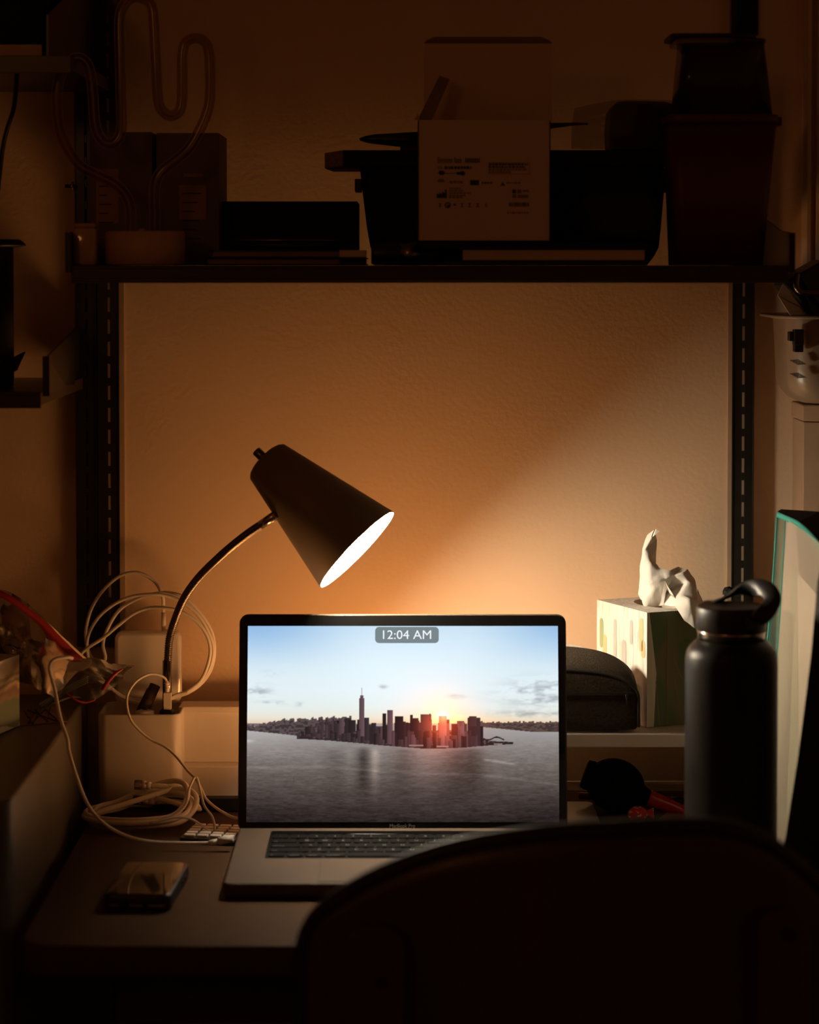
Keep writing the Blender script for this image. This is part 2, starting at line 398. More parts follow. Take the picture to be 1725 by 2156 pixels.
# ------------------------------------------------------------------ lower left shelf
LZ=P(40,826,SF).z
t=thing('wall_shelf','lower of the two dark shelves at the left edge, holding a dark lidded canister','shelf',(-0.5,SF/2,LZ-0.016))
lx1=P(86,840,SF).x
b=MB(); b.box(-0.85,lx1,SF+0.004,-0.020,LZ-0.013,LZ); b.build('board',M['shelf'],t)
b=MB(); b.box(-0.85,lx1,SF-0.001,SF+0.004,LZ-0.0165,LZ+0.0005); b.box(-0.85,lx1,SF-0.0025,SF-0.001,LZ-0.003,LZ-0.0005); b.build('front_lip',M['shelf'],t,bevel=0.0006)
xf=P(95,800,SF).x; xk=xw(182)
b=MB(); b.extr([P(95,832,SF),P(132,812,-.22),P(162,809,-.016),P(162,686,-.016),P(94,752,SF)],(0.003,0,0)); b.build('bracket',M['black_metal'],t,bevel=0.0004)
b=MB(); q0=P(93,834,SF-.003); q1=P(93,750,SF-.003); b.box(q0.x-.001,q0.x+.006,SF-.006,SF-.002,q0.z,q1.z); b.build('bracket',M['black_metal'],t)
# upper left shelf
UZ=P(60,118,SF).z
t=thing('wall_shelf','upper of the two dark shelves at the left edge, near the top of the frame','shelf',(-0.5,SF/2,UZ-0.017))
ux1=P(150,140,SF).x
b=MB(); b.box(-0.85,ux1,SF+0.004,-0.020,UZ-0.014,UZ); b.build('board',M['shelf'],t)
b=MB(); b.box(-0.85,ux1,SF-0.001,SF+0.004,UZ-0.0175,UZ+0.0005); b.build('front_lip',M['shelf'],t,bevel=0.0006)
b=MB(); b.extr([P(97,120,SF),P(152,152,-.2),P(200,152,-.016),P(200,-60,-.016),P(97,30,SF)],(0.003,0,0)); b.build('bracket',M['black_metal'],t,bevel=0.0004)
q=P(40,98,-.30)
b=MB(); b.box(-0.62,P(88,100,-.31).x,-.31,-.12,UZ+.0005,P(40,94,-.31).z)
tag(b.build('box',M['card'],loc=(-.5,-.2,UZ)),'flat tan cardboard box lying on the upper left shelf','box')
bx1=P(152,50,-.27).x; zt=P(100,94,-.31).z
b=MB(); b.box(-0.68,P(96,40,-.27).x,-.29,-.10,zt+.0005,zt+.075); 
tag(b.build('box',M['matt_black'],loc=(-.5,-.2,zt),bevel=.002),'black box standing on the flat tan box at top left','box')
# cable hanging from the upper left shelf
zf=UZ-.0177
pp=[P(36,150,-.30),P(33,195,-.29),P(28,232,-.28),P(16,268,-.27),P(7,305,-.26),P(1,350,-.25),P(-6,420,-.24),P(-15,520,-.22)]
b=MB(); b.tube(smoothpath(pp),0.0024,10); tag(b.build('cable',M['black'],loc=pp[0]),'thin black cable hanging below the upper left shelf','cable')
# canister on the lower left shelf
c=P(-30,520,-.22); cz0=LZ+.0008; cz1=P(0,521,-.22).z
t=thing('canister','black canister with a wide dark lid at the left edge, standing on lower shelf','canister',(c.x,-.22,LZ))
r=P(28,600,-.22).x-c.x
b=MB(); b.lathe([(r*.97,cz0-c.z),(r,cz0-c.z+.01),(r,cz1-c.z)],c,32); b.build('body',M['black'],t)
rl=P(54,510,-.22).x-c.x
b=MB(); b.lathe([(rl*.8,cz1-c.z),(rl,cz1-c.z+.002),(rl*.98,cz1-c.z+.004),(rl*.86,cz1-c.z+.0085),(.001,cz1-c.z+.0095)],c,32); b.build('lid',M['black'],t)
zl=LZ+.001
b=MB(); net=[[P(0,795,-.30),P(15,790,-.30),P(36,778,-.30)],[P(-4,785,-.27),P(18,772,-.27),P(45,757,-.27)],[P(0,775,-.25),P(24,756,-.25),P(53,741,-.25)]]
b.sheet(net,4,.001); tag(b.build('black_card',M['matt_black'],loc=P(20,780,-.28),solid=.0015),'black pointed card leaning beside the canister on the lower left shelf','card')

# ------------------------------------------------------------------ things on the long shelf
Z0=ST+.0008
def SXY(px,Y,py=540): return P(px,py,Y).x
# glossy tan jar
Y=-.305; c=P(180,540,Y); w=SXY(206,Y)-SXY(154,Y); zt=P(180,470,Y).z
t=thing('jar','small glossy tan ceramic jar at the left end of the long shelf','jar',(c.x,Y,ST))
b=MB(); b.slab((c.x,Y),w,w,Z0,zt-.005,r=.007,bev=.0022); b.build('body',M['tan_gloss'],t)
b=MB(); b.slab((c.x,Y),w*.95,w*.95,zt-.0052,zt,r=.007,bev=.0025); b.build('lid',M['tan_gloss'],t)
# cactus tube lamp
Y=-.283; c=P(306,540,Y); r=(SXY(390,Y)-SXY(222,Y))/2; zt=P(300,487,Y).z
t=thing('cactus_lamp','unlit cactus-shaped tube lamp on a round base on the long shelf','lamp',(c.x,Y,ST))
b=MB(); b.lathe([(r-.002,Z0),(r,Z0+.002),(r,zt-.002),(r-.002,zt)],(c.x,Y,0),56); b.build('base',M['cactus_base'],t)
path=[(275,492),(275,481),(274,435),(261,406),(238,385),(203,368),(171,351),(148,322),(127,278),(120,226),(123,174),(139,136),(161,122),(180,130),(191,157),(196,203),(200,261),(212,292),(229,303),(246,296),(256,270),(255,203),(253,116),(252,43),(258,17),(271,0),(290,-6),(311,2),(322,23),(326,87),(329,145),(332,203),(339,229),(357,244),(376,236),(383,214),(384,159),(384,116),(391,90),(412,80),(432,89),(441,116),(443,174),(439,226),(420,275),(397,313),(368,339),(342,359),(328,383),(325,412),(326,449),(326,481),(326,492)]
b=MB(); pp=smoothpath([P(x,y,Y) for x,y in path],5); b.tube(pp,.0056,16); b.build('tube',M['tube'],t)
b=MB(); b.tube(pp,.0009,8); b.build('core',M['cactus_base'],t)
b=MB(); e=P(300,487,Y); b.lathe([(.004,-.001),(.004,.002),(.002,.003)],e,12); b.build('knob',M['cactus_base'],t)
# cartons behind the cactus
def carton(x0,x1,yt,Y0,Y1,lab,label):
    X0=SXY(x0,Y0);X1=SXY(x1,Y0); zt=P(x0,yt,Y0).z
    t=thing('carton',label,'box',((X0+X1)/2,(Y0+Y1)/2,ST),'tall cartons behind the cactus lamp')
    b=MB(); b.box(X0,X1,Y0,Y1,Z0,zt); b.build('box_body',M['tube_box'],t,bevel=.0008)
    b=MB(); y=Y0-.0004
    for (a,c_,u,v) in lab:
        b.box(SXY(a,Y0),SXY(c_,Y0),y,Y0-.0001,P(a,v,Y0).z,P(a,u,Y0).z)
    b.build('printed_label',M['label'],t)
    b=MB(); y=Y0-.0007
    for i in range(6):
        u=lab[0][2]+16+i*19
        b.box(SXY(lab[0][0]+6,Y0),SXY(lab[0][1]-10-(i*7)%17,Y0),y,y+.0002,P(0,u+2.5,Y0).z,P(0,u,Y0).z)
    b.build('print_lines',M['ink'],t)
carton(190,321,278,-.20,-.09,[(203,250,356,470)],'dark tall carton behind the cactus lamp, left of the pair')
carton(330,462,280,-.20,-.09,[(378,434,390,462),(388,428,366,372)],'dark tall carton behind the cactus lamp, right of the pair')
# black low box and flat things
X0=SXY(466,-.16);X1=SXY(753,-.16); zt=P(500,424,-.16).z
b=MB(); b.box(X0,X1,-.16,-.05,Z0,zt); tag(b.build('box',M['matt_black'],loc=((X0+X1)/2,-.1,ST),bevel=.001),'long black box lying behind the wire ring and books on the shelf','box')
zz=Z0; books=[]
for i,(x0,x1,yt,col,lab) in enumerate([(430,772,543,M['matt_black'],'bottom black book in the flat pile beside the cactus lamp'),(440,768,527,M['black'],'top dark book in the flat pile, under the wire ring')]):
    Yf=-.30; zt=P(600,yt,Yf).z
    t=thing('book',lab,'book',((SXY(x0,Yf)+SXY(x1,Yf))/2,-.25,zz),'books lying on the long shelf')
    b=MB(); b.box(SXY(x0,Yf),SXY(x1,Yf),Yf,-.19,zz,zz+.0012); b.box(SXY(x0,Yf),SXY(x1,Yf),Yf,-.19,zt-.0012,zt); b.box(SXY(x0,Yf),SXY(x0,Yf)+.003,Yf,-.19,zz,zt); b.build('cover',col,t)
    b=MB(); b.box(SXY(x0,Yf)+.003,SXY(x1,Yf)-.002,Yf+.002,-.192,zz+.0013,zt-.0013); b.build('pages',M['kraft'],t)
    zz=zt+.0004
X0=SXY(716,-.31); X1=SXY(772,-.31)
b=MB(); b.box(X0,X1,-.325,-.303,P(0,541,-.31).z,P(0,527,-.31).z)
tag(b.build('wooden_block',M['card'],loc=((X0+X1)/2,-.31,ST)),'short tan block end at the right end of the flat book pile','block')
b=MB(); b.box(X0,X1,-.325,-.303,Z0,P(0,541.5,-.31).z)
tag(b.build('case',M['matt_black'],loc=((X0+X1)/2,-.31,ST)),'small black case under the tan block on the long shelf','case')
b=MB(); c=P(610,503,-.25); 
b.tube([c+Vector((.065*math.cos(a*PI/24),.042*math.sin(a*PI/24),.0035)) for a in range(49)],.0011,8); b.lathe([(.055,-.0065),(.060,-.004),(.062,0),(.060,0.0),(.056,-.004),(.001,-.005)],c,40,1)
b.v=[Vector((v.x,v.y,v.z-c.z+zz+.0066)) for v in b.v]
tag(b.build('shallow_tray',[M['dark_chrome'],M['black']],loc=(c.x,c.y,zz)),'shallow dark round tray with a wire rim on the flat book pile','tray')
# big black storage tote with board on top
Y0,Y1=-.225,-.045
def tote(Yf,Yb):
    rg=[]
    for (y,xl,xr_,ins) in [(548,812,1372,.016),(540,793,1385,.008),(520,779,1394,.002),(480,772,1398,0),(400,762,1405,0),(352,757,1410,0)]:
        a=P(xl,y,Yf); c_=P(xr_,y,Yf); w=c_.x-a.x; h=(Yb-Yf)-2*ins; cx=(a.x+c_.x)/2; z=a.z
        rg.append([(cx+px_,(Yf+Yb)/2+py_,z) for px_,py_ in rrect(w,h,.03,6)])
    return rg
rg=tote(Y0,Y1); low=rg[0][0][2]
t=thing('storage_tote','big black plastic tote with side latches on the long shelf, behind the open carton','storage tote',(SXY(1080,Y0),-.15,ST))
b=MB(); rg2=[[(x,y,Z0 if k==0 else z) for x,y,z in r_] for k,r_ in enumerate(rg)]; b.rings(rg2); b.build('body',M['matt_black'],t)
zt=rg[-1][0][2]; zl=zt+.001
for xa,xb_ in ((748,760),(1402,1407)):
    b=MB(); b.box(P(xa,380,-.2).x,P(xb_+2,380,-.2).x,-.22,-.18,P(0,405,-.2).z,P(0,378,-.2).z); b.build('latch',M['black'],t,bevel=.001)
TL=zl
# slab lying across the tote
z1=P(900,316,-.23).z
b=MB()
A=[(P(684,330,-.16).x,-.16),(P(722,350,-.23).x,-.23),(P(1408,350,-.23).x,-.23),(P(1408,350,-.23).x+.001,-.07),(P(684,330,-.16).x+.006,-.07)]
b.add([(x,y,TL) for x,y in A]+[(x,y,z1) for x,y in A],[(4,3,2,1,0),(5,6,7,8,9),(0,1,6,5),(1,2,7,6),(2,3,8,7),(3,4,9,8),(4,0,5,9)])
b.m[2]=1
tag(b.build('board',[M['matt_black'],M['wood']],loc=(SXY(1050,-.15),-.15,TL),bevel=.0006),'long black board with a wooden end lying across the black tote','board')
TB=z1
# curved flat dish-like blade on the board
b=MB(); Y=-.20
top=[(757,291),(770,286),(790,282.5),(820,281),(850,279),(890,277)]; bot=[(757,292),(775,297),(800,300),(830,303.5),(860,306),(890,308)]
rowsT=[P(x,y,Y) for x,y in top]; rowsB=[P(x,y,Y) for x,y in bot]
n=len(top); vs=rowsT+rowsB+[p+Vector((0,.05,0)) for p in rowsT]+[p+Vector((0,.05,0)) for p in rowsB]
fs=[]
for i in range(n-1):
    fs+= [(i,i+1,n+i+1,n+i),(2*n+i,3*n+i,3*n+i+1,2*n+i+1),(i,2*n+i,2*n+i+1,i+1),(n+i,n+i+1,3*n+i+1,3*n+i)]
fs+=[(0,n,3*n,2*n),(n-1,3*n-1,4*n-1,2*n-1)]
b.add(vs,fs,0,True); b.box(P(843,310,Y).x,P(900,310,Y).x,Y,Y+.05,TB+.0005,P(0,304,Y).z)
tag(b.build('curved_blade',M['black'],loc=(P(830,300,Y).x,Y,TB)),'thin black curved blade on top of the black board, left of the carton','blade')
# spike and small straps right of the carton
b=MB(); b.add([P(1150,256,-.205),P(1163,259,-.205),P(1220,258,-.205),P(1238,259,-.205),P(1238,263,-.205),P(1210,264,-.205),P(1167,270,-.205),P(1150,272,-.205)],[tuple(range(8))])
b.add([P(1150,256,-.205),P(1158,259,-.205),P(1158,313,-.205),P(1150,313,-.205)],[(0,1,2,3)])
tag(b.build('pointed_handle',M['black'],loc=P(1150,315,-.205),solid=.004),'thin black pointed handle sticking out right behind the open carton','handle')
# bagged black round thing on the tote
Y=-.17; t=thing('wrapped_bundle','black bundle in a crinkled clear bag on the board, right of the open carton','bundle',(P(1340,316,Y).x,Y,TB))
c=P(1355,262,Y); zlo=TB+.0008
b=MB(); pr=[(1285,316),(1283,270),(1287,232),(1300,213),(1330,211),(1400,213),(1428,222),(1440,260),(1440,316)]
pts=[P(x,y,Y-.03) for x,y in pr]; pts=[Vector((p.x,p.y,max(p.z,zlo))) for p in pts]
b.extr(pts,(0,.07,0)); b.build('contents',M['black'],t,bevel=.004)
b=MB(); net=[[P(1203,314,Y-.04),P(1250,315,Y-.05),P(1330,315,Y-.055),P(1410,315,Y-.045)],
 [P(1204,270,Y-.03),P(1250,265,Y-.055),P(1330,262,Y-.06),P(1420,262,Y-.045)],
 [P(1209,232,Y-.01),P(1250,222,Y-.045),P(1320,214,Y-.05),P(1415,216,Y-.04)],
 [P(1212,230,Y+.03),P(1250,221,Y+.03),P(1320,210,Y+.03),P(1415,212,Y+.03)]]
net=[[Vector((p.x,p.y,max(p.z,zlo+.0005))) for p in r_] for r_ in net]
b.sheet(net,7,.004,90,3.0,dirv=(0,-1,0)); b.build('bag',M['film'],t)
# dark soft pouch in front of the tote
Y=-.285; c=P(1305,470,Y); zt=P(1305,418,Y).z
b=MB(); b.slab((c.x,Y+.0),P(1392,470,Y).x-P(1220,470,Y).x,.05,P(0,520,Y-.02).z+.001,zt,r=.024,bev=.012,n=8)
b.v=[Vector((v.x,v.y,v.z)) for v in b.v]
PZ0=min(v.z for v in b.v)
pouch_mb=b; pouch_loc=(c.x,Y,PZ0)
# things under the open carton : flat black case, white slab, black case
Y=-.315
zA=Z0; 
b=MB(); b.box(SXY(975,Y),SXY(1358,Y),Y,-.26,P(0,548,Y).z,P(0,526,Y).z); w_lo=P(0,548,Y).z; w_hi=P(0,526,Y).z
tag(b.build('flat_box',M['box_white'],loc=(SXY(1160,Y),-.28,w_lo),bevel=.0006),'flat pale box at the front of the long shelf, below the open carton','box')
b=MB(); b.box(SXY(940,Y),SXY(1364,Y),Y+.001,-.255,Z0,w_lo-.0004)
tag(b.build('case',M['black'],loc=(SXY(1150,Y),-.28,ST),bevel=.0006),'thin black case under the flat pale box on the long shelf','case')
b=MB(); b.box(SXY(884,Y),SXY(1372,Y),Y-.004,-.255,w_hi+.0004,P(0,510,Y).z); c_hi=P(0,510,Y).z
tag(b.build('case',M['matt_black'],loc=(SXY(1120,Y),-.28,w_hi),bevel=.001),'flat black case directly under the open carton','case')
pouch_mb.v=[Vector((v.x,v.y,v.z-PZ0+c_hi+.0008)) for v in pouch_mb.v]
tag(pouch_mb.build('pouch',M['pouch_dark'],loc=(pouch_loc[0],pouch_loc[1],c_hi)),'dark soft pouch on the flat black case, right of the open carton','pouch')
# lens on its side left of the flat box
Y=-.29; cx=SXY(857,Y); 
t=thing('lens','dark camera lens lying on the long shelf left of the flat pale box','lens',(cx,Y,ST))
r=(P(0,508,Y).z-Z0)/2*.96; z=Z0+r
b=MB(); b.tube([Vector((SXY(782,Y),Y,z)),Vector((SXY(790,Y),Y,z)),Vector((SXY(925,Y),Y,z))],[r*.9,r,r],32); b.build('barrel',M['black'],t)
b=MB(); q=Vector((SXY(862,Y),Y,z)); b.tube([q+Vector((-.010,0,0)),q+Vector((.010,0,0))],r*1.012,32); b.build('ring',M['dark_chrome'],t)
# open carton
Y=-.32; X0=SXY(880,Y); X1=SXY(1159,Y); zb_=c_hi+.0006; zt=P(1000,253,Y).z; dp=.085; th=.0012
t=thing('open_carton','open white carton with printed back standing upright in the middle of long shelf','box',((X0+X1)/2,Y+dp/2,zb_))
b=MB(); b.box(X0,X1,Y,Y+th,zb_,zt); b.box(X0,X1,Y+dp-th,Y+dp,zb_,zt); b.box(X0,X0+th,Y,Y+dp,zb_,zt); b.box(X1-th,X1,Y,Y+dp,zb_,zt); b.box(X0,X1,Y,Y+dp,zb_,zb_+th)
b.build('box_body',M['box_white'],t)
yb=Y+dp
b=MB(); A=[P(893,253,yb),P(1163,253,yb),P(1163,92,yb-.0),P(893,92,yb)]
b.extr([Vector((a.x,yb-th,max(a.z,zt) if i<2 else a.z)) for i,a in enumerate(A)],(0,th,0)); b.build('lid_panel',M['box_white'],t)
b=MB(); A=[P(893,92,yb),P(1163,92,yb),P(1158,86,yb+.010),P(1140,78,yb+.012),P(915,78,yb+.012),P(898,86,yb+.010)]
b.add(A,[(0,1,2,5),(5,2,3,4)]); b.build('tuck_flap',M['ink_soft'],t,solid=.001)
b=MB(); A=[P(880,252,Y+.03),P(909,252,Y+.03),P(947,167,Y+.045),P(926,160,Y+.055)]
b.add(A,[(0,1,2,3)]); b.build('side_flap',M['ink_soft'],t,solid=.001)
b=MB(); A=[P(873,251,Y+.02),P(880,238,Y+.03),P(884,253,Y+.02)]
b.add(A,[(0,1,2)]); b.build('side_flap',M['box_white'],t,solid=.001)
# printing on the carton
def ptx(b,word,x0,y0,x1,y1,Y,m=0):
    """a word fitted between photo pixels on an upright plane"""
    vs,fs=glyphs(word,1.0)
    xs=[v[0] for v in vs]; ys=[v[1] for v in vs]; a=P(x0,y1,Y); c=P(x1,y0,Y)
    sx=(c.x-a.x)/(max(xs)-min(xs)); sz=(c.z-a.z)/(max(ys)-min(ys))
    b.add([(a.x+(v[0]-min(xs))*sx,Y,a.z+(v[1]-min(ys))*sz) for v in vs],fs,m)
b=MB(); yi=Y-.0003
def bar(x0,y0,x1,y1,m=0): b.add([P(x0,y1,yi),P(x1,y1,yi),P(x1,y0,yi),P(x0,y0,yi)],[(0,1,2,3)],m)
def dashes(x0,x1,y,h,m,seed):
    rr=random.Random(seed); x=x0
    while x<x1-1.5:
        w=rr.uniform(2.5,7); bar(x,y,min(x+w,x1),y+h,m); x+=w+rr.uniform(1,2)
rr=random.Random(3)
for x,h in zip(range(922,954,4),(13,9,9,9,9,9,9,9)): bar(x,344-h,x+2.4,344,1); bar(x,344-h,x+3.4,344-h+2,1)
for x,h in zip(range(957,974,4),(11,8,8,8)): bar(x,343-h,x+2.4,343,1); bar(x,343-h,x+3.6,343-h+2,1); bar(x,341,x+3.6,343,1)
for x in range(980,1010,4): bar(x,333,x+2.6,343,0)
dashes(923,931,350,6,1,1); dashes(936,993,350,6,0,2)
b.add([P(924+7*math.cos(a)*1.0+6,364+5*math.sin(a),yi) for a in [i*PI/6 for i in range(12)]],[tuple(range(12))],0)
b.add([P(974+6*math.cos(a),365+5*math.sin(a),yi) for a in [i*PI/6 for i in range(12)]],[tuple(range(12))],0); bar(936,364,968,366,1); bar(962,362,970,368,0)
for i,y in enumerate((344,349.5,355,360.5)): dashes(1030,(1112,1106,1110,1076)[i],y,4,0 if i<2 else 1,10+i)
for a in ((1029,342,1116,343),(1029,366,1116,367),(1029,342,1030,367),(1115,342,1116,367)): bar(*a,1)
bar(922,379,936,384,1); bar(924,377,934,379,1); dashes(947,978,381,5,1,20)
bar(990,379,1009,390,0); dashes(1015,1037,383,4,0,21)
b.add([P(1059,383,yi),P(1064,391,yi),P(1054,391,yi)],[(0,1,2)],0); dashes(1067,1096,383,4,1,22)
# maker mark: factory silhouette
b.add([P(x,y,yi) for x,y in ((920,417),(941,417),(941,399),(937,399),(937,407),(931,403),(931,409),(925,405),(925,410),(920,407))][::-1],[tuple(range(10))],0)
for i,y in enumerate((395,400,405,410,414)): dashes(946,(970,978,992,980,974)[i],y,3.2,1,30+i)
for a in ((1079,399,1087,407),(1090,399,1098,407),(1079,409,1087,417),(1101,400,1114,404),(1090,410,1113,417)): bar(*a,0 if a[1]<400 and a[0]<1085 else 1)
# row of small care marks
for i,(x,w) in enumerate(((927,6),(943,9),(958,4),(973,7),(989,7),(1006,7),(1024,5))):
    n=14; R=w*.72
    if i==1:
        b.add([P(x+R*math.cos(2*PI*k/n),432+R*math.sin(2*PI*k/n),yi) for k in range(n)]+[P(x+R*.6*math.cos(2*PI*k/n),432+R*.6*math.sin(2*PI*k/n),yi) for k in range(n)],[(k,(k+1)%n,n+(k+1)%n,n+k) for k in range(n)],0); bar(x-1,431,x+4,437,0)
    elif i==2: bar(x-3,429,x+2,433,0)
    else:
        bar(x-w*.5,432-w*.6,x+w*.5,432-w*.35,1 if i!=5 else 0); bar(x-w*.5,432+w*.35,x+w*.5,432+w*.6,1 if i!=5 else 0); bar(x-1,428,x+1,436,0)
rr=random.Random(5)
x=1072
while x<1113:
    w=rr.uniform(.8,2.2); bar(x,426,x+w,435,0); x+=w+rr.uniform(.7,1.6)
dashes(1068,1113,446,4,1,40)
b.build('printing',[M['ink'],M['ink_soft']],t)
# dark red bin with a clear bin upside down on it
Y=-.315; 
t=thing('storage_bin','dark red tapered plastic bin near the right end of the long shelf','storage bin',(SXY(1520,Y),Y+.07,ST))
def frus(x0b,x1b,yb_,x0t,x1t,yt,Yf,dep,r=.012,zb=None):
    a=P(x0b,yb_,Yf);c=P(x1b,yb_,Yf);d=P(x0t,yt,Yf);e=P(x1t,yt,Yf)
    za=a.z if zb is None else zb
    def rg(xl,xr_,z,ins): return [((xl+xr_)/2+u,Yf+dep/2+v,z) for u,v in rrect(xr_-xl,dep-2*ins,r,6)]
    return rg(a.x,c.x,za,.005),rg(d.x,e.x,d.z,0)
r0,r1=frus(1423,1611,553,1413,1639,258,Y,.085,zb=Z0)
b=MB(); b.rings([r0,r1]); b.build('body',M['wine'],t)
zr0=r1[0][2]; zr1=P(0,240,Y).z
b=MB(); b.slab(((P(1408,250,Y).x+P(1643,250,Y).x)/2,Y+.0425),P(1643,250,Y).x-P(1408,250,Y).x,.091,zr0,zr1,r=.014,bev=.002)
b.box(P(1642,250,Y).x-.001,P(1653,250,Y).x,Y+.02,Y+.07,P(0,262,Y).z,P(0,244,Y).z); b.build('rim',M['wine'],t)
t=thing('clear_container','clear plastic container standing upside down on the dark red bin','container',(SXY(1520,Y),Y+.07,zr1))
r0,r1=frus(1428,1630,240,1442,1612,92,Y+.004,.077,zb=zr1+.0006)
b=MB(); b.rings([r0,r1],cap0=False); b.build('body',M['clear'],t,solid=.002)
z1=r1[0][2]
b=MB(); b.slab(((P(1425,90,Y).x+P(1618,90,Y).x)/2,Y+.0425),P(1618,90,Y).x-P(1425,90,Y).x,.080,z1+.001,z1+.006,r=.014,bev=.0015); b.build('rim',M['clear'],t)
b=MB(); rg=[]
for (xa,xb_,y) in ((1447,1560,196),(1447,1560,112)):
    a=P(xa,y,Y+.03);c=P(xb_,y,Y+.03); rg.append([((a.x+c.x)/2+u,Y+.045+v,a.z if y==112 else zr1+.0012) for u,v in rrect(c.x-a.x,.05,.008)])
b.rings(rg); tag(b.build('carton',M['card'],loc=(P(1500,200,Y).x,Y+.07,zr1+.001)),'tan carton inside the clear upside-down container','box')
b=MB(); b.slab((P(1505,84,Y).x,Y+.0425),P(1596,84,Y).x-P(1415,84,Y).x,.078,z1+.0065,z1+.011,r=.008,bev=.001)
zz_=z1+.011
tag(b.build('tray',M['black'],loc=(P(1505,84,Y).x,Y+.07,z1+.0065)),'flat black tray lying on top of the clear container','tray')
b=MB(); a=P(1546,80,Y+.05); c=P(1592,80,Y+.05); b.box(a.x,c.x,Y+.03,Y+.075,zz_+.0005,zz_+.12)
tag(b.build('box',M['matt_black'],loc=(a.x,Y+.07,zz_),bevel=.001),'narrow black box on the tray at the very top right','box')

# ------------------------------------------------------------------ desk
DX0=-.356; DX1=.66; DF=-.647
t=thing('desk','desk with a plain laminate top, seen from the front under the laptop','desk',(.15,-.33,0))
b=MB(); b.slab(((DX0+DX1)/2,(DF-.012)/2),DX1-DX0,-(DF+.012),TZ-.028,TZ,r=.035,bev=.0015,n=8); b.build('desk_top',M['desk'],t)
for x,y in ((DX0+.06,DF+.07),(DX1-.06,DF+.07),(DX0+.06,-.06),(DX1-.06,-.06)):
    b=MB(); b.box(x-.02,x+.02,y-.02,y+.02,0,TZ-.028); b.build('leg',M['black_metal'],t,bevel=.002)
b=MB(); b.box(DX0+.06,DX1-.06,DF+.06,DF+.08,TZ-.09,TZ-.0285); b.build('apron',M['desk_edge'],t)

# ------------------------------------------------------------------ lamp-side organiser (white), riser
SY=-.105
z_org=P(300,1505,SY).z
X0=P(205,1600,SY).x; X1=P(380,1600,SY).x
t=thing('desk_organizer','white plastic desk organizer behind the laptop, its open cup holding the lamp foot','organizer',((X0+X1)/2,-.12,TZ))
b=MB(); Yb=-.022; z0=TZ+.0008; w=X1-X0; cx=(X0+X1)/2; cy=(SY+Yb)/2; dep=Yb-SY
def ring(ins,z,r): return [(cx+u,cy+v,z) for u,v in rrect(w-2*ins,dep-2*ins,r,7)]
b.rings([ring(.0015,z0,.010),ring(0,z0+.002,.011),ring(0,z_org-.0012,.011),ring(.0008,z_org,.0105),ring(.0022,z_org,.0095),ring(.003,z_org-.0012,.009),ring(.0032,z0+.060,.009)]); b.build('cup',M['white'],t)
XE=P(700,1600,-.06).x; PF=-.058
z_led=P(450,1613,-.078).z
b=MB(); b.box(X1-.006,XE,PF,-.022,z_led,z_org+.0005); b.build('back_panel',M['white'],t,bevel=.0015)
b=MB(); b.box(X1-.006,XE,PF-.0035,PF,z_org-.0065,z_org+.001); b.build('top_lip',M['white'],t,bevel=.001)
b=MB(); b.box(X1-.008,XE,-.078,-.022,z0+.002,z_led); b.build('lower_tray',M['white'],t,bevel=.002)
# riser on the right
RF=-.20; z_r1=P(1300,1545.5,RF).z; z_r0=P(1300,1574,RF).z
RX0=P(1060,1560,RF).x; RX1=P(1640,1560,RF).x
t=thing('monitor_riser','white desk riser right of the laptop carrying the tissue box and felt pouch','riser',((RX0+RX1)/2,-.1,TZ))
b=MB(); b.box(RX0,RX1,RF,-.024,z_r0,z_r1); b.build('shelf_top',M['white'],t,bevel=.0012)
for x in (RX0,RX1-.016):
    b=MB(); b.box(x,x+.016,RF+.01,-.026,TZ+.0008,z_r0-.0001); b.build('side_panel',M['white'],t,bevel=.001)
zl=P(1300,1648,-.03).z
b=MB(); b.box(RX0+.017,RX1-.017,-.034,-.030,zl-.0008,zl+.0022); b.build('back_rail',M['white'],t)

# ------------------------------------------------------------------ desk lamp
LY=-.262
mc=P(752.5,1157.5,LY); kt=math.radians(11.6)
ax=Vector((.728*math.cos(kt),-math.sin(kt),-.686*math.cos(kt))).normalized()
s=5000/(LY-CAMY)/1.0
Rm=110.7/s; Rt=50/s; Ls=(Vector((752.5-553,1157.5-966.5)).length)/s/math.cos(math.radians(7))
q=Vector((0,0,1)).rotation_difference(ax).to_matrix().to_4x4()
XF=Matrix.Translation(mc)@q         # local +z = out of the mouth
bottom=P(352,1497,-.075)
zf=z0+.0615
t=thing('desk_lamp','gooseneck desk lamp with a cone shade, switched on, standing in the white organizer','lamp',(bottom.x,bottom.y,zf))
b=MB(XF); 
def rad(z): return Rt+(Rm-Rt)*(z+Ls)/Ls
b.lathe([(Rm-.0009,0),(Rm,-.0006),(Rt+.001,-Ls+.004),(Rt-.0025,-Ls+.0008),(Rt-.007,-Ls-.001),(.001,-Ls-.0016)],n=96,cap0=False); b.build('shade',M['shade'],t)
b=MB(XF); b.lathe([(Rm-.0009,0),(Rt-.0008,-Ls+.004),(.001,-Ls+.003)],n=64,cap0=False,cap1=False); b.build('shade_lining',M['shade_in'],t)
b=MB(XF); b.lathe([(.0125,-.075),(.0135,-.068),(.024,-.050),(.0285,-.036),(.0292,-.028),(.0265,-.018),(.019,-.0105),(.010,-.0072),(.001,-.0065)],n=40); b.build('bulb',M['bulb'],t)
b=MB(XF); b.lathe([(.016,-Ls+.0035),(.016,-.074),(.012,-.0735)],n=28); b.build('socket',M['white'],t)
b=MB(XF); hl=25/s
b.lathe([(.0098/2*.9,-Ls-.0012),(.0052,-Ls-.003),(.0052,-Ls-hl),(.0045,-Ls-hl-.001)],n=20); b.build('switch_knob',M['dark_chrome'],t)
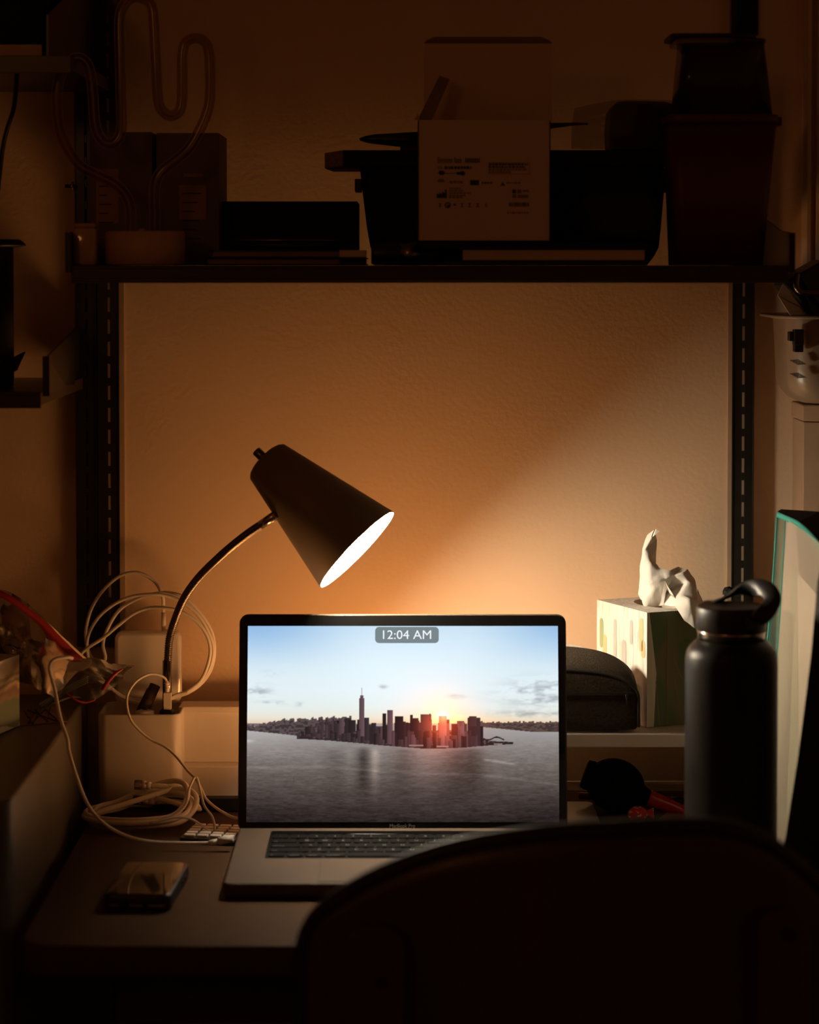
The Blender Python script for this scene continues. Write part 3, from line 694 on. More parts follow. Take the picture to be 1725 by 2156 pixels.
npx=[(352,1400,-.075),(353.5,1388,-.075),(357,1346,-.077),(368,1307,-.084),(389,1258,-.106),(419,1216,-.136),(458,1177,-.180),(491,1148,-.212),(526,1121,-.237),(552,1104,-.253)]
cen=smoothpath([P(*a) for a in npx],10)
# resample evenly with ridges
L=[0]
for i in range(1,len(cen)): L.append(L[-1]+(cen[i]-cen[i-1]).length)
tot=L[-1]; N=int(tot/.00045); pts=[]; j=0
for i in range(N+1):
    d=tot*i/N
    while j<len(L)-2 and L[j+1]<d: j+=1
    u=(d-L[j])/max(L[j+1]-L[j],1e-9); pts.append(cen[j].lerp(cen[j+1],u))
rr_=[.00445+.00038*math.sin(i*2*PI/6) for i in range(N+1)]
b=MB(); b.tube(pts,rr_,18); b.build('gooseneck',M['dark_chrome'],t)
e0=P(550,1105,-.2525); e1=P(577,1087,-.262)
b=MB(); b.tube([e0,e0.lerp(e1,.5),e1+(e1-e0)*.25],.0050,20); b.build('neck_sleeve',M['chrome'],t)
b=MB(); top=P(352,1398,-.075); b.tube([bottom+Vector((0,0,.002)),top+Vector((0,0,.004))],.0052,24); b.build('stem',M['dark_chrome'],t)
b=MB(); b.lathe([(.0105,0),(.0115,.001),(.0115,.009),(.010,.011),(.0065,.0115),(.0065,.016)],(bottom.x,-.075,zf),40); b.build('base',M['black_metal'],t)
b=MB(); b.lathe([(.0085,-.012),(.0088,-.010),(.0088,0),(.006,.0025)],bottom,20); b.build('collar',M['black'],t)
b=MB(); b.tube([Vector((bottom.x,-.075,zf+.012)),bottom+Vector((0,0,-.008))],.005,16); b.build('stem',M['dark_chrome'],t)
# ------------------------------------------------------------------ laptop
LZT=TZ+.0155
t=thing('laptop','open silver-grey laptop showing a city skyline at sunrise and a clock','laptop',(-.0073,-.37,TZ))
LX=-.0073; LW=.349; YH=-.250; YFR=-.4895
b=MB(); b.slab((LX,(YH+YFR)/2),LW,YH-YFR,TZ+.0022,LZT,r=.011,bev=.0022,n=6); b.build('base',M['alu'],t)
for sx in (-1,1):
    for y in (YH-.02,YFR+.02):
        b=MB(); b.lathe([(.006,0),(.0065,.0024)],(LX+sx*.15,y,TZ),16); b.build('foot',M['black'],t)
# keyboard
kb0=-.390; kp=.01905; KX0=LX-.1395
b=MB(); b.slab((LX,(kb0+kb0+.115)/2),.2795,.115,LZT-.0003,LZT+.0003,r=.003,bev=.0001); kbd=b.build('keyboard',M['key'],t)
rows=[
 [('fn',1),('control',1),('option',1),('command',1.25),('',5),('command',1.25),('option',1),('',1),('',1),('',1)],
 [('shift',2.25)]+[(c,1) for c in 'ZXCVBNM,./']+[('shift',2.25)],
 [('caps lock',1.75)]+[(c,1) for c in "ASDFGHJKL;'"]+[('return',1.75)],
 [('tab',1.5)]+[(c,1) for c in 'QWERTYUIOP[]\\']+[],
 [(c,1) for c in '`1234567890-=']+[('delete',1.5)]]
for ri,row in enumerate(rows):
    x=KX0+.0017; y=kb0+.0015+ri*kp
    u=.2762/sum(w for _,w in row)
    for lab,w in row:
        b=MB(); W=w*u-.0028; b.slab((x+w*u/2,y+(kp-.0028)/2+.0014),W,kp-.0028,LZT+.0003,LZT+.0016,r=.0022,bev=.0003,n=3)
        if lab:
            sz=.0058 if len(lab)==1 else .0032
            vs,fs=glyphs(lab,sz); xs=[v[0] for v in vs]; ys=[v[1] for v in vs]
            if len(lab)==1: ox=x+w*u/2-(min(xs)+max(xs))/2; oy=y+kp/2-(min(ys)+max(ys))/2
            elif x<LX: ox=x+.004-min(xs); oy=y+.0042
            else: ox=x+w*u-.004-max(xs); oy=y+.0042
            b.add([(v[0]+ox,v[1]+oy,LZT+.00168) for v in vs],fs,1)
        b.build('key',[M['key'],M['legend']],kbd)
        x+=w*u
b=MB(); yT=kb0+5*kp+.003
b.slab((LX,yT+.006),.276,.0125,LZT+.0003,LZT+.0012,r=.002,bev=.0002,n=3); b.build('touch_strip',M['glass_black'],kbd)
b=MB(); b.slab((LX-.001,-.4375),.161,.0885,LZT+.0001,LZT+.00045,r=.004,bev=.0001); tp=b.build('trackpad',M['alu'],t)
b=MB(); 
for pts in (rrect(.1622,.0897,.0045,5),):
    o=[(LX-.001+x,-.4375+y,LZT+.00012) for x,y in pts]; i_=[(LX-.001+x*.9955,-.4375+y*.992,LZT+.00012) for x,y in pts]; n=len(o)
    b.add([(x,y,z+.0003) for x,y,z in o+i_],[(k,(k+1)%n,n+(k+1)%n,n+k) for k in range(n)])
b.build('trackpad_gap',M['black'],t)
b=MB(); b.slab((LX,YFR-.0001),.055,.003,LZT-.003,LZT+.0001,r=.001,bev=.0003); b.build('finger_notch',M['matt_black'],t)
# lid
BC=(P(500.5,1752,-.262)+P(1195.5,1752,-.262))/2; TC=(P(508,1293,-.226)+P(1188.5,1293,-.226))/2
U=(TC-BC); LH=U.length; U.normalize(); X=Vector((1,0,0)); N=X.cross(U)
LX2=BC.x; W2=(P(1195.5,1752,-.262).x-P(500.5,1752,-.262).x)
LM=Matrix(((X.x,U.x,N.x,BC.x),(X.y,U.y,N.y,BC.y),(X.z,U.z,N.z,BC.z),(0,0,0,1)))
b=MB(LM); b.slab((0,LH/2),W2,LH,-.0042,0,r=.010,bev=.0012,n=8); lid=b.build('lid',M['alu'],t)
b=MB(LM); b.slab((0,LH/2),W2-.0028,LH-.0028,.00005,.0006,r=.009,bev=.0002,n=8); b.build('bezel',M['glass_black'],lid)
b=MB(LM); b.tube([(-.13,-.0015,-.004),(.13,-.0015,-.004)],.0042,16); b.build('hinge',M['matt_black'],t)
# display image
def toL(px,py):
    """photo pixel -> point on the display plane (metres on the lid)"""
    d=ray(px,py); o=Vector((0,CAMY,EYE)); n_=N; p0=BC+N*.0009
    tt=(p0-o).dot(n_)/d.dot(n_); w=o+d*tt; r=w-BC
    return r.dot(X),r.dot(U)
u0,v0=toL(520.5,1524)[0],toL(848,1731)[1]; u1,v1=toL(1176.5,1524)[0],toL(848,1318)[1]
NW,NH=656,413
gx,gy=np.meshgrid(np.linspace(0,1,NW),np.linspace(0,1,NH))
PXX=520.5+gx*656; PYY=1318+gy*413
rs=np.random.RandomState(4)
def vnoise(w,h,sx,sy,seed):
    r=np.random.RandomState(seed); gw,gh=int(w/sx)+3,int(h/sy)+3; g=r.rand(gh,gw)
    X_,Y_=np.meshgrid(np.arange(w)/sx,np.arange(h)/sy); xi=X_.astype(int); yi_=Y_.astype(int); fx=X_-xi; fy=Y_-yi_
    fx=fx*fx*(3-2*fx); fy=fy*fy*(3-2*fy)
    return (g[yi_,xi]*(1-fx)+g[yi_,xi+1]*fx)*(1-fy)+(g[yi_+1,xi]*(1-fx)+g[yi_+1,xi+1]*fx)*fy
def ramp(x,xs,cs):
    return np.stack([np.interp(x,xs,[c[k] for c in cs]) for k in range(3)],-1)
def sm(a,b,x):
    q=np.clip((x-a)/(b-a),0,1); return q*q*(3-2*q)
hy=1524.0
sky=ramp(PYY,[1318,1350,1400,1450,1490,1512,1526],[(196,219,237),(205,226,240),(217,233,241),(222,235,240),(224,232,230),(228,222,206),(224,196,172)])
edge=(sm(90,350,np.abs(PXX-880))*sm(1440,1310,PYY))[...,None]
sky=sky-edge*np.array([52,36,14])
sky+= (sm(260,0,np.hypot(PXX-860,(PYY-1430)*1.4))*9)[...,None]
cl=.5*vnoise(NW,NH,42,10,1)+.3*vnoise(NW,NH,18,5,2)+.2*vnoise(NW,NH,7,3,3)
cmask=np.exp(-((PXX-1150)/75)**2-((PYY-1462)/26)**2)*1.5+np.exp(-((PXX-535)/34)**2-((PYY-1455)/11)**2)*1.2+np.exp(-((PXX-572)/26)**2-((PYY-1482)/6)**2)+np.exp(-((PXX-630)/12)**2-((PYY-1484)/5)**2)*.7+np.exp(-((PXX-806)/10)**2-((PYY-1447)/4)**2)*.8+np.exp(-((PXX-963)/16)**2-((PYY-1467)/4)**2)*.8+np.exp(-((PXX-1120)/85)**2-((PYY-1505)/7)**2)*1.0+np.exp(-((PXX-570)/20)**2-((PYY-1418)/6)**2)*.5+np.exp(-((PXX-1160)/30)**2-((PYY-1440)/8)**2)
ca=(sm(.36,.80,cl)*np.clip(cmask,0,1)*.8)[...,None]
sky=sky*(1-ca*.62)+np.array([120,124,132])*ca*.62
dsun=np.hypot(PXX-933,(PYY-1507)*1.15)
sky+=(np.exp(-(dsun/50)**2))[...,None]*np.array([22,8,-22])+(np.exp(-(dsun/16)**2))[...,None]*np.array([40,40,30])
sky+=(np.exp(-((PXX-960)/150)**2-((PYY-1520)/12)**2))[...,None]*np.array([14,0,-18])
# water
wat=ramp(PYY,[1526,1545,1575,1610,1650,1700,1731],[(168,158,152),(154,150,150),(134,127,124),(112,103,98),(88,78,74),(60,50,48),(42,34,34)])
wat+=(sm(1640,1540,PYY)*sm(700,520,PXX)*16)[...,None]
rip=(vnoise(NW,NH,9,1.6,11)-.5)*14+(vnoise(NW,NH,22,3.0,12)-.5)*12+(vnoise(NW,NH,4,1.2,13)-.5)*8
wat+=rip[...,None]*sm(1530,1600,PYY)[...,None]
def wcol(x,w): return np.exp(-((PXX-x)/w)**2)
fall=sm(1570,1585,PYY)*sm(1715,1590,PYY)
wat-= ((wcol(765,13)*44+wcol(848,22)*22+wcol(968,40)*30+wcol(1000,22)*22+wcol(705,22)*14)*fall)[...,None]
wat+= ((wcol(790,9)*34+wcol(735,8)*6+wcol(905,22)*6)*fall)[...,None]*np.array([1.1,1,.9])
lane=np.exp(-((PYY-(1622-np.abs(PXX-800)*.02+np.clip(PXX-840,0,400)*.11)-4*np.sin(PXX/60))/3.2)**2)*(vnoise(NW,NH,30,8,21)*.7+.3)
wat+=(lane*17)[...,None]
wk=np.exp(-((PYY-(1600+(PXX-1020)*.16))/2.6)**2)*sm(1012,1025,PXX)*sm(1095,1075,PXX); wat+=(wk*30)[...,None]
wat+=(np.exp(-((PYY-(1561))/3)**2)*sm(545,520,PXX)*35)[...,None]
wat-= (edge[...,0]*0)[...,None]
vig=sm(150,400,np.abs(PXX-850))[...,None]*sm(1640,1731,PYY)[...,None]; wat=wat*(1-.25*vig)
img=np.where((PYY>hy)[...,None],wat,sky)
# far shores
def land(mask,colr,a=1.0):
    global img
    img=np.where(mask[...,None],img*(1-a)+np.array(colr)*a,img)
jag=lambda seed,s,h: np.repeat(np.random.RandomState(seed).rand(int(NW/s)+2),s)[:NW]*h
topR=1523-jag(5,4,4); botR=1531+np.interp(PXX[0],[1000,1030,1080,1120,1180],[0,2,7,11,11])
land((PYY>topR[None,:])&(PYY<botR[None,:])&(PXX>1010),(92,72,66))
land((PYY>1525)&(PYY<botR[None,:]-1)&(PXX>1030)&(vnoise(NW,NH,6,2,31)>.5),(66,52,50))
land((PYY>1524)&(PYY<1530)&(PXX<548),(120,104,106))
px1=PXX[0]
topL=np.interp(px1,[520,560,600,660,720],[1534,1528,1523,1519,1516])-jag(6,5,7)-jag(9,3,3)
botL=np.interp(px1,[520,540,590,640,690,740],[1539,1541,1546,1552,1560,1564])
land((PYY>topL[None,:])&(PYY<botL[None,:])&(PXX<740),(88,74,74))
land((PYY>topL[None,:]+5)&(PYY<botL[None,:])&(PXX<740)&(vnoise(NW,NH,5,3,33)>.5),(62,50,54))
# island with towers
ib=np.interp(px1,[640,690,760,800,850,890,930,980,1020,1060,1082],[1557,1560,1566,1570,1574,1577,1577,1575,1571,1569,1567])
it=np.interp(px1,[640,690,760,980,1018,1030,1080],[1550,1545,1540,1538,1555,1561,1563])
im=(PYY>it[None,:])&(PYY<ib[None,:])&(PXX>625)&(PXX<1081); land(im,(50,36,40))
land(im&(vnoise(NW,NH,4,2.5,35)>.62)&(PYY<ib[None,:]-3),(92,74,72))
bl=[]
rb=random.Random(12)
for k in range(74):
    x=rb.uniform(632,1000); w=rb.uniform(5,13); top=rb.uniform(1519,1548)-8*math.exp(-((x-860)/110)**2); bl.append((x,x+w,top,min(rb.uniform(1552,1566),float(np.interp(x,[632,690,760,1000],[1551,1556,1562,1568]))),rb.uniform(.6,1.25)))
bl.sort(key=lambda q:q[2])
bl=[(684,694,1521,1560,.9),(685,688,1512,1530,.9),(701,703,1514,1530,.9)]+bl
bl+=[(714,724,1512.5,1560,1.35),(726,737,1513,1560,.8),(733,749,1517,1562,.72),(756,767.5,1471,1562,1.5),(758.5,765,1465,1475,1.5),(761,762.4,1449,1468,1.6),(767,777,1512,1564,.9),(782,792,1523,1566,.8),(805,813,1503,1566,.62),(815.5,827,1496,1568,1.45),(831,850,1509,1570,.62),(850,855,1520,1570,.8),(864,870,1505.5,1570,.62),(868,882,1513,1572,.7),(886,909,1504.5,1574,1.0),(905,907,1503,1520,.8),(925,941,1509,1574,1.6),(951,963,1525,1574,.62),(965,978,1521,1572,1.5),(968,974,1518.5,1530,1.3),(985,1012,1512,1572,.82),(988,1004,1509,1530,.95),(1012,1018,1530,1572,.65)]
for k in range(60):
    x=rb.uniform(690,1000); w=rb.uniform(4,12); top=rb.uniform(1535,1560); bl.append((x,x+w,top,min(float(np.interp(x,px1,ib))-1,1577),rb.uniform(.6,1.35)))
for (a,c_,tp_,bt,br) in bl:
    m_=(PXX>a)&(PXX<c_)&(PYY>tp_)&(PYY<bt); wd=max(c_-a,1)
    shade=(.86+.28*((PXX-a)/wd))*br*(1+.10*np.sin(PYY*2.1))*(1+.08*np.sin(PXX*2.6))
    base=np.array([62,48,51])*shade[...,None]
    img=np.where(m_[...,None],base,img)
pm=(np.abs(PYY-(1556+np.sin(PXX/6)*3))<1.6)&(PXX>1018)&(PXX<1062); land(pm,(40,30,32)); land((np.abs(PYY-1566)<2.2)&(PXX>1030)&(PXX<1080),(44,34,36))
for (a,c_,y) in ((625,662,1552),(655,705,1557),(862,892,1571),(920,945,1573),(1040,1058,1568)): land((np.abs(PYY-y)<1.4)&(PXX>a)&(PXX<c_),(56,42,46) if y<1560 else (132,118,108))
glow=np.exp(-(np.hypot((PXX-930),(PYY-1522)*1.0)/38)**2)[...,None]
img+=glow*np.array([130,44,12])*np.where(PYY>1506,1,.3)[...,None]
img+=(np.exp(-(np.hypot((PXX-925),(PYY-1535))/80)**2))[...,None]*np.array([42,2,-4])
img+=np.exp(-(np.hypot((PXX-933),(PYY-1511))/10)**2)[...,None]*np.array([60,80,40])
land((np.abs(PXX-619)<1)&(np.abs(PYY-1643)<6),(70,60,56),.6)
img=np.clip(img,2,252)/255.0
L_=np.where(img<=.04045,img/12.92,((img+.055)/1.055)**2.4)
us=u0+gx*(u1-u0); vs_=v1+gy*(v0-v1)
co=np.zeros((NH*NW,3)); 
A3=np.array(LM)[:3,:]
loc=np.stack([us.ravel(),vs_.ravel(),np.full(NH*NW,.0009),np.ones(NH*NW)],0)
co=(A3@loc).T-np.array(t.location)
idx=np.arange(NH*NW).reshape(NH,NW)
q_=np.stack([idx[1:,:-1].ravel(),idx[1:,1:].ravel(),idx[:-1,1:].ravel(),idx[:-1,:-1].ravel()],1)
me=bpy.data.meshes.new('screen'); me.vertices.add(NH*NW); me.vertices.foreach_set('co',co.ravel().astype(np.float32))
me.loops.add(q_.size); me.loops.foreach_set('vertex_index',q_.ravel().astype(np.int32)); me.polygons.add(len(q_))
me.polygons.foreach_set('loop_start',(np.arange(len(q_))*4).astype(np.int32)); me.update(calc_edges=True); me.validate()
ca_=me.color_attributes.new('Col','FLOAT_COLOR','POINT'); ca_.data.foreach_set('color',np.concatenate([L_.reshape(-1,3),np.ones((NH*NW,1))],1).ravel().astype(np.float32))
me.materials.append(M['display']); scr=bpy.data.objects.new('screen',me); COL.objects.link(scr); scr.parent=lid
scr['label']='lit display with an aerial skyline above grey water'
# clock
ax0,ay0=toL(790,1354); ax1,ay1=toL(924,1320)
b=MB(LM); b.rings([[((ax0+ax1)/2+x,(ay0+ay1)/2+y,z) for x,y in rrect(ax1-ax0,ay1-ay0,.0042,6)] for z in (.00095,.00105)]); b.build('clock_panel',M['clock_pill'],lid)
vs,fs=glyphs('12:04 AM',1.0); xs=[v[0] for v in vs]; ys=[v[1] for v in vs]
tx0,ty0=toL(806.5,1345.5); tx1,ty1=toL(908,1327)
b=MB(LM); b.add([(tx0+(v[0]-min(xs))*(tx1-tx0)/(max(xs)-min(xs)),ty0+(v[1]-min(ys))*(ty1-ty0)/(max(ys)-min(ys)),.00115) for v in vs],fs); b.build('clock_digits',M['clock_ink'],lid)
M['logo']=mat('bezel_lettering',(.16,.15,.14),.5)
vs,fs=glyphs('MacBook Pro',1.0); xs=[v[0] for v in vs]; ys=[v[1] for v in vs]
tx0,ty0=toL(821,1755.5-2); tx1,ty1=toL(874,1745.5-2)
ty0=max(ty0,.0045); ty1=ty0+.0042
b=MB(LM); b.add([(tx0+(v[0]-min(xs))*(tx1-tx0)/(max(xs)-min(xs)),ty0+(v[1]-min(ys))*(ty1-ty0)/(max(ys)-min(ys)),.0007) for v in vs],fs); b.build('lettering',M['logo'],lid)

# ------------------------------------------------------------------ cables
def cab(name,pts,r,label,mat_='cord',cat='cable',k=7,ends=()):
    pp=smoothpath([Vector(p) for p in pts],k)
    b=MB(); b.tube(pp,r,12)
    return b,pp
TC_=TZ+.0022
# charger standing behind the organiser
CYb=-.033; 
zb0=z_org-.0; a=P(243,1400,CYb); c=P(376,1400,CYb); zt=P(300,1327,CYb).z
z_desk=TZ+.0008
t=thing('power_adapter','white square power adapter with a coiled cord standing behind the organizer cup','power adapter',((a.x+c.x)/2,-.045,z_org+.002))
zbt=z_org+.0012
LMc=Matrix.Translation(((a.x+c.x)/2,CYb,zbt))@Matrix.Rotation(math.radians(3),4,'Z')
wc=(P(393,1400,CYb).x-a.x); hc=zt-zbt
b=MB(LMc@Matrix(((1,0,0,.002),(0,0,-1,.0),(0,1,0,0),(0,0,0,1)))); b.slab((0,hc/2),wc*.93,hc,-.010,.014,r=.009,bev=.0045,n=6); b.build('body',M['white_gloss'],t)
cz=P(345,1325,CYb)
b=MB(); b.tube([cz+Vector((0,0,-.003)),P(344.5,1290,CYb)],.0027,14); b.tube([P(344.5,1290,CYb),P(344,1272,CYb)],.0021,14); b.build('plug',M['white'],t)
cA=[(344,1274,-.045),(342,1255,-.045),(329,1228,-.045),(304,1210,-.045),(280,1205,-.044),(250,1214,-.043),(217,1243,-.042),(193,1280,-.04),(182,1319,-.038),(181,1346,-.036),(187,1373,-.035),(200,1395,-.04),(213,1400,-.045),(222,1385,-.05),(217,1355,-.05),(229,1319,-.05),(250,1286,-.05),(280,1265,-.05),(316,1252,-.05),(356,1248,-.052),(392,1260,-.055),(425,1295,-.055),(446,1331,-.055),(452,1367,-.055),(446,1405,-.055),(428,1435,-.057),(401,1456,-.062),(371,1467,-.062),(330,1478,-.068),(270,1470,-.07),(235,1450,-.066),(205,1420,-.058),(187,1390,-.052),(184,1345,-.052),(202,1307,-.052),(229,1280,-.054),(265,1260,-.056),(304,1252,-.057),(347,1253,-.058),(383,1267,-.06),(416,1294,-.06),(437,1327,-.06),(449,1363,-.06),(444,1400,-.06),(426,1433,-.062),(400,1455,-.066),(371,1463,-.066),(340,1480,-.072),(300,1482,-.074),(250,1462,-.072),(200,1415,-.070),(172,1384,-.066),(181,1367,-.062),(217,1343,-.062),(250,1316,-.062),(280,1293,-.062),(313,1280,-.062),(347,1280,-.064),(380,1287,-.066),(413,1308,-.066),(434,1335,-.066),(443,1368,-.066),(436,1405,-.066),(420,1436,-.068),(392,1457,-.07)]
b=MB(); b.tube(smoothpath([P(*q) for q in cA],5),.00195,10); b.build('cord',M['cord'],t)
# lightning style cable in the cup
t=thing('usb_cable','thin white cable whose plug stands against the lamp stem, trailing to the laptop','cable',(P(350,1490,-.09).x,-.09,z_org-.01))
b=MB(); p0=P(351,1434,-.086); p1=P(352.5,1458,-.086); p2=P(353,1493,-.086)
b.tube([p0,p1],[.0021,.0026],14)
for k in range(4): q=p0.lerp(p1,.15+k*.22); b.tube([q,q.lerp(p1,.08)],.0031,14)
b.box(p2.x-.0042,p2.x+.0042,-.0895,-.0828,p2.z,p1.z)
b.build('plug',M['white'],t,bevel=.0008)
cB=[(351,1436,-.086),(347,1428,-.087),(334,1421,-.090),(314,1420,-.094),(289,1433,-.102),(271,1457,-.112),(267,1481,-.120),(274,1512,-.124),(289,1533,-.125),(317,1557,-.127),(347,1572,-.132),(371,1593,-.142),(395,1623,-.16),(412,1640,-.18),(424,1662,-.205),(434,1682,-.21),(455,1701,-.215),(482,1717,-.22),(500,1723,-.225),(540,1730,-.22)]
b=MB(); b.tube(smoothpath([P(*q) for q in cB],6),.00145,10); b.build('cord',M['cord'],t)
cC=[(314,1732,-.235),(328,1730,-.235),(345,1722,-.233),(362,1717,-.23),(382,1703,-.226),(393,1688,-.222),(398,1662,-.215),(408,1640,-.205),(414,1637,-.203),(418,1648,-.205),(424,1674,-.212),(431,1698,-.22),(447,1720,-.228),(452,1745,-.238),(443,1751,-.242),(425,1738,-.24),(401,1724,-.236),(371,1721,-.236),(341,1727,-.238),(322,1733,-.24)]
pp=smoothpath([P(*q) for q in cC],6); zmin=TZ+.0016
for q in pp: q.z=max(q.z,zmin)
b=MB(); b.tube(pp,.0013,10); tag(b.build('cable',M['cord'],loc=pp[0]),'thin white cable looped over the grey coiled cable and small keyboard','cable')
# thick white charging cord running round the left to the laptop
cD=[(152,1386,-.29),(142,1384,-.30),(118,1387,-.31),(106,1397,-.315),(105,1415,-.316),(115,1451,-.316),(127,1512,-.318),(142,1557,-.320),(145,1581,-.321),(160,1632,-.322),(178,1680,-.32),(199,1714,-.315),(229,1741,-.305),(271,1762,-.297),(317,1772,-.296),(377,1775,-.298),(440,1775,-.30)]
pp=smoothpath([P(*q) for q in cD],7)
for q in pp: q.z=max(q.z,TZ+.0026)
t=thing('charging_cord','white charging cord hanging from the plastic bags and plugged into the laptop side','cable',(pp[-1].x,pp[-1].y,TZ))
b=MB(); b.tube(pp,.00185,12); b.build('cord',M['cord'],t)
b=MB(); e=pp[-1]; b.tube([e,e+Vector((.010,0,.002))],.0030,14); b.tube([e+Vector((.010,0,.0022)),e+Vector((.0255,0,.0050))],.0040,14); b.build('plug',M['white'],t)
# ethernet coil
t=thing('ethernet_cable','thick white network cable coiled on the desk in front of the organizer','cable',(P(298,1700,-.2).x,-.22,TZ))
cc=Vector((P(296,1700,-.172).x,-.172,TZ))
pp=[]
turns=4.6
for i in range(int(turns*28)+1):
    a=i*2*PI/28; k=i/(turns*28)
    R=.057+.0035*math.sin(a*.37+1)+.002*math.cos(a*1.9)
    lift=.004+.0042*k*turns*.6 + .026*max(0,math.cos(a-.75))**1.5*(.6+.4*math.sin(k*9))
    pp.append(Vector((cc.x+.004*math.sin(k*7)+R*math.cos(a),cc.y+.003*math.cos(k*5)+R*.76*math.sin(a),TZ+lift)))
endp=P(318,1654,-.150); pp+= [P(352,1664,-.15),P(338,1655,-.15),endp]
st=P(326,1687,-.150); pp=[st,P(342,1683,-.155)]+pp
pp=smoothpath(pp,3)
b=MB(); b.tube(pp,.0030,12); b.build('cord',M['cord'],t)
for e,d in ((endp,P(283,1652,-.150)),(st,P(280,1684,-.150))):
    v=d-e; b=MB(); b.tube([e,e+v*.3],.0042,12); b.tube([e+v*.28,e+v*.55],.0052,4); pl_=b.build('plug',M['white'],t)
    b=MB(); b.tube([e+v*.55,e+v],.0056,4); b.build('clear_tip',M['clear'],pl_)
# black box behind the coil and small keyboard with pale keys
a=P(325,1700,-.165); zt=P(400,1681,-.122).z
b=MB(); b.box(P(322,1700,-.122).x,P(700,1700,-.122).x,-.122,-.107,TZ+.0008,zt); 
tag(b.build('box',M['matt_black'],loc=(P(420,1700,-.165).x,-.15,TZ),bevel=.0012),'long low black box under the organizer, behind the coiled network cable','box')
a=PZ(388,1752,TZ+.008); q=PZ(500,1762,TZ+.008)
t=thing('small_keyboard','small dark keypad with pale keys lying left of the laptop under the cables','keypad',((a.x+.03),-.27,TZ))
KM=Matrix.Translation((P(452,1745,-.24).x,-.243,TZ+.0008))@Matrix.Rotation(math.radians(-9),4,'Z')
b=MB(KM); b.slab((0,0),.062,.062,0,.006,r=.004,bev=.0008); b.build('body',M['black'],t)
for i in range(4):
    for j in range(5):
        b=MB(KM); b.slab((-.0215+i*.0142,-.022+j*.0112),.0118,.0078,.0061,.0085,r=.0012,bev=.0004,n=3); b.build('key',M['white'],t)
# ------------------------------------------------------------------ tissue box on the riser
RZ=z_r1+.0006
cor=P(1362,1532,-.166); cor.z=RZ
zt_=P(1367,1290,-.166).z
al=math.radians(25)
dR=Vector((math.cos(al),math.sin(al)*.92,0)).normalized()      # right face runs right and back
dL=Vector((-math.sin(al),math.cos(al),0))                       # left face runs back
wl=.112; 
# solve so that the left top corner projects to x=1281
t=thing('tissue_box','upright tissue box with brush-stroke print and a green side, on the white riser','tissue box',(cor.x,cor.y,RZ))
H=zt_-RZ
def C(a,b_,h): return cor+dR*a+dL*b_+Vector((0,0,h))
b=MB()
wr=.108
# left face, back faces, top, bottom
b.add([C(0,0,0),C(0,0,H),C(0,wl,H),C(0,wl,0)],[(0,1,2,3)],0)
b.add([C(0,wl,0),C(wr,wl,0),C(wr,wl,H),C(0,wl,H)],[(0,1,2,3)],0)
b.add([C(wr,0,0),C(wr,wl,0),C(wr,wl,H),C(wr,0,H)],[(0,1,2,3)],1)
b.add([C(0,0,0),C(0,wl,0),C(wr,wl,0),C(wr,0,0)],[(0,1,2,3)],1)
# top with oval opening
n=32; ctr=C(wr/2,wl/2,H); oval=[ctr+dR*(.030*math.cos(2*PI*k/n))+dL*(.042*math.sin(2*PI*k/n)) for k in range(n)]
sq=[]
for k in range(n):
    a=2*PI*k/n; m_=max(abs(math.cos(a)),abs(math.sin(a))); sq.append(ctr+dR*(wr/2*math.cos(a)/m_)+dL*(wl/2*math.sin(a)/m_))
b.add(sq+oval,[(k,(k+1)%n,n+(k+1)%n,n+k) for k in range(n)],0)
b.add(oval+[o+Vector((0,0,-.02)) for o in oval],[(k,(k+1)%n,n+(k+1)%n,n+k) for k in range(n)],1)
# front right face: cream zigzag border then green, creased at mid height
mid=H*.46; dn=Vector((dR.y,-dR.x,0))
def CR(a,h,o=0): return C(a,0,h)+dn*(-o)
b.add([CR(0,0),CR(.009,0),CR(.013,mid,.0015),CR(.003,H),CR(0,H)],[(0,1,2,3,4)],1)
b.add([CR(.009,0),CR(wr,0),CR(wr-.002,mid,.0015),CR(.013,mid,.0015)],[(0,1,2,3)],2)
b.add([CR(.013,mid,.0015),CR(wr-.002,mid,.0015),CR(wr,H),CR(.003,H)],[(0,1,2,3)],2)
b.build('carton',[M['streaks'],M['cream'],M['green']],t)
# printed strokes on the left face, thin lines on the green face
b=MB(); dl_n=Vector((-dR.x,-dR.y,0))
def stroke(u,h0,h1,w,m):
    pts=[]
    for k in range(9): a=PI*k/8; pts.append((u+w*math.cos(a),h1+w*math.sin(a)))
    for k in range(9): a=PI+PI*k/8; pts.append((u+w*math.cos(a),h0+w*math.sin(a)))
    b.add([C(0,p[0],p[1])+dl_n*.0003 for p in pts],[tuple(range(len(pts)))],m)
for (u,h0,h1,w,m) in ((.101,.078,.104,.004,0),(.093,.052,.086,.004,1),(.050,.060,.086,.0045,2),(.012,.086,.116,.004,1),(.008,.080,.092,.004,1),(.020,.022,.040,.0052,0),(.070,.070,.108,.003,2),(.034,.090,.112,.003,2),(.046,.018,.030,.004,2),(.078,.012,.04,.003,2)): stroke(u,h0,min(h1,H-.006),w,m)
b.build('print_strokes',[M['blot_green'],M['blot_ochre'],M['blot_grey']],t)
b=MB()
def gl(a0,h0,a1,h1):
    def pt(a,h): return CR(a,h,.0015*(1-abs(h-mid)/max(mid,H-mid)))+dn*.0005
    k=6
    for i in range(k):
        p=pt(a0+(a1-a0)*i/k,h0+(h1-h0)*i/k); q_=pt(a0+(a1-a0)*(i+1)/k,h0+(h1-h0)*(i+1)/k); w=dR*.0005
        b.add([p-w,p+w,q_+w,q_-w],[(0,1,2,3)])
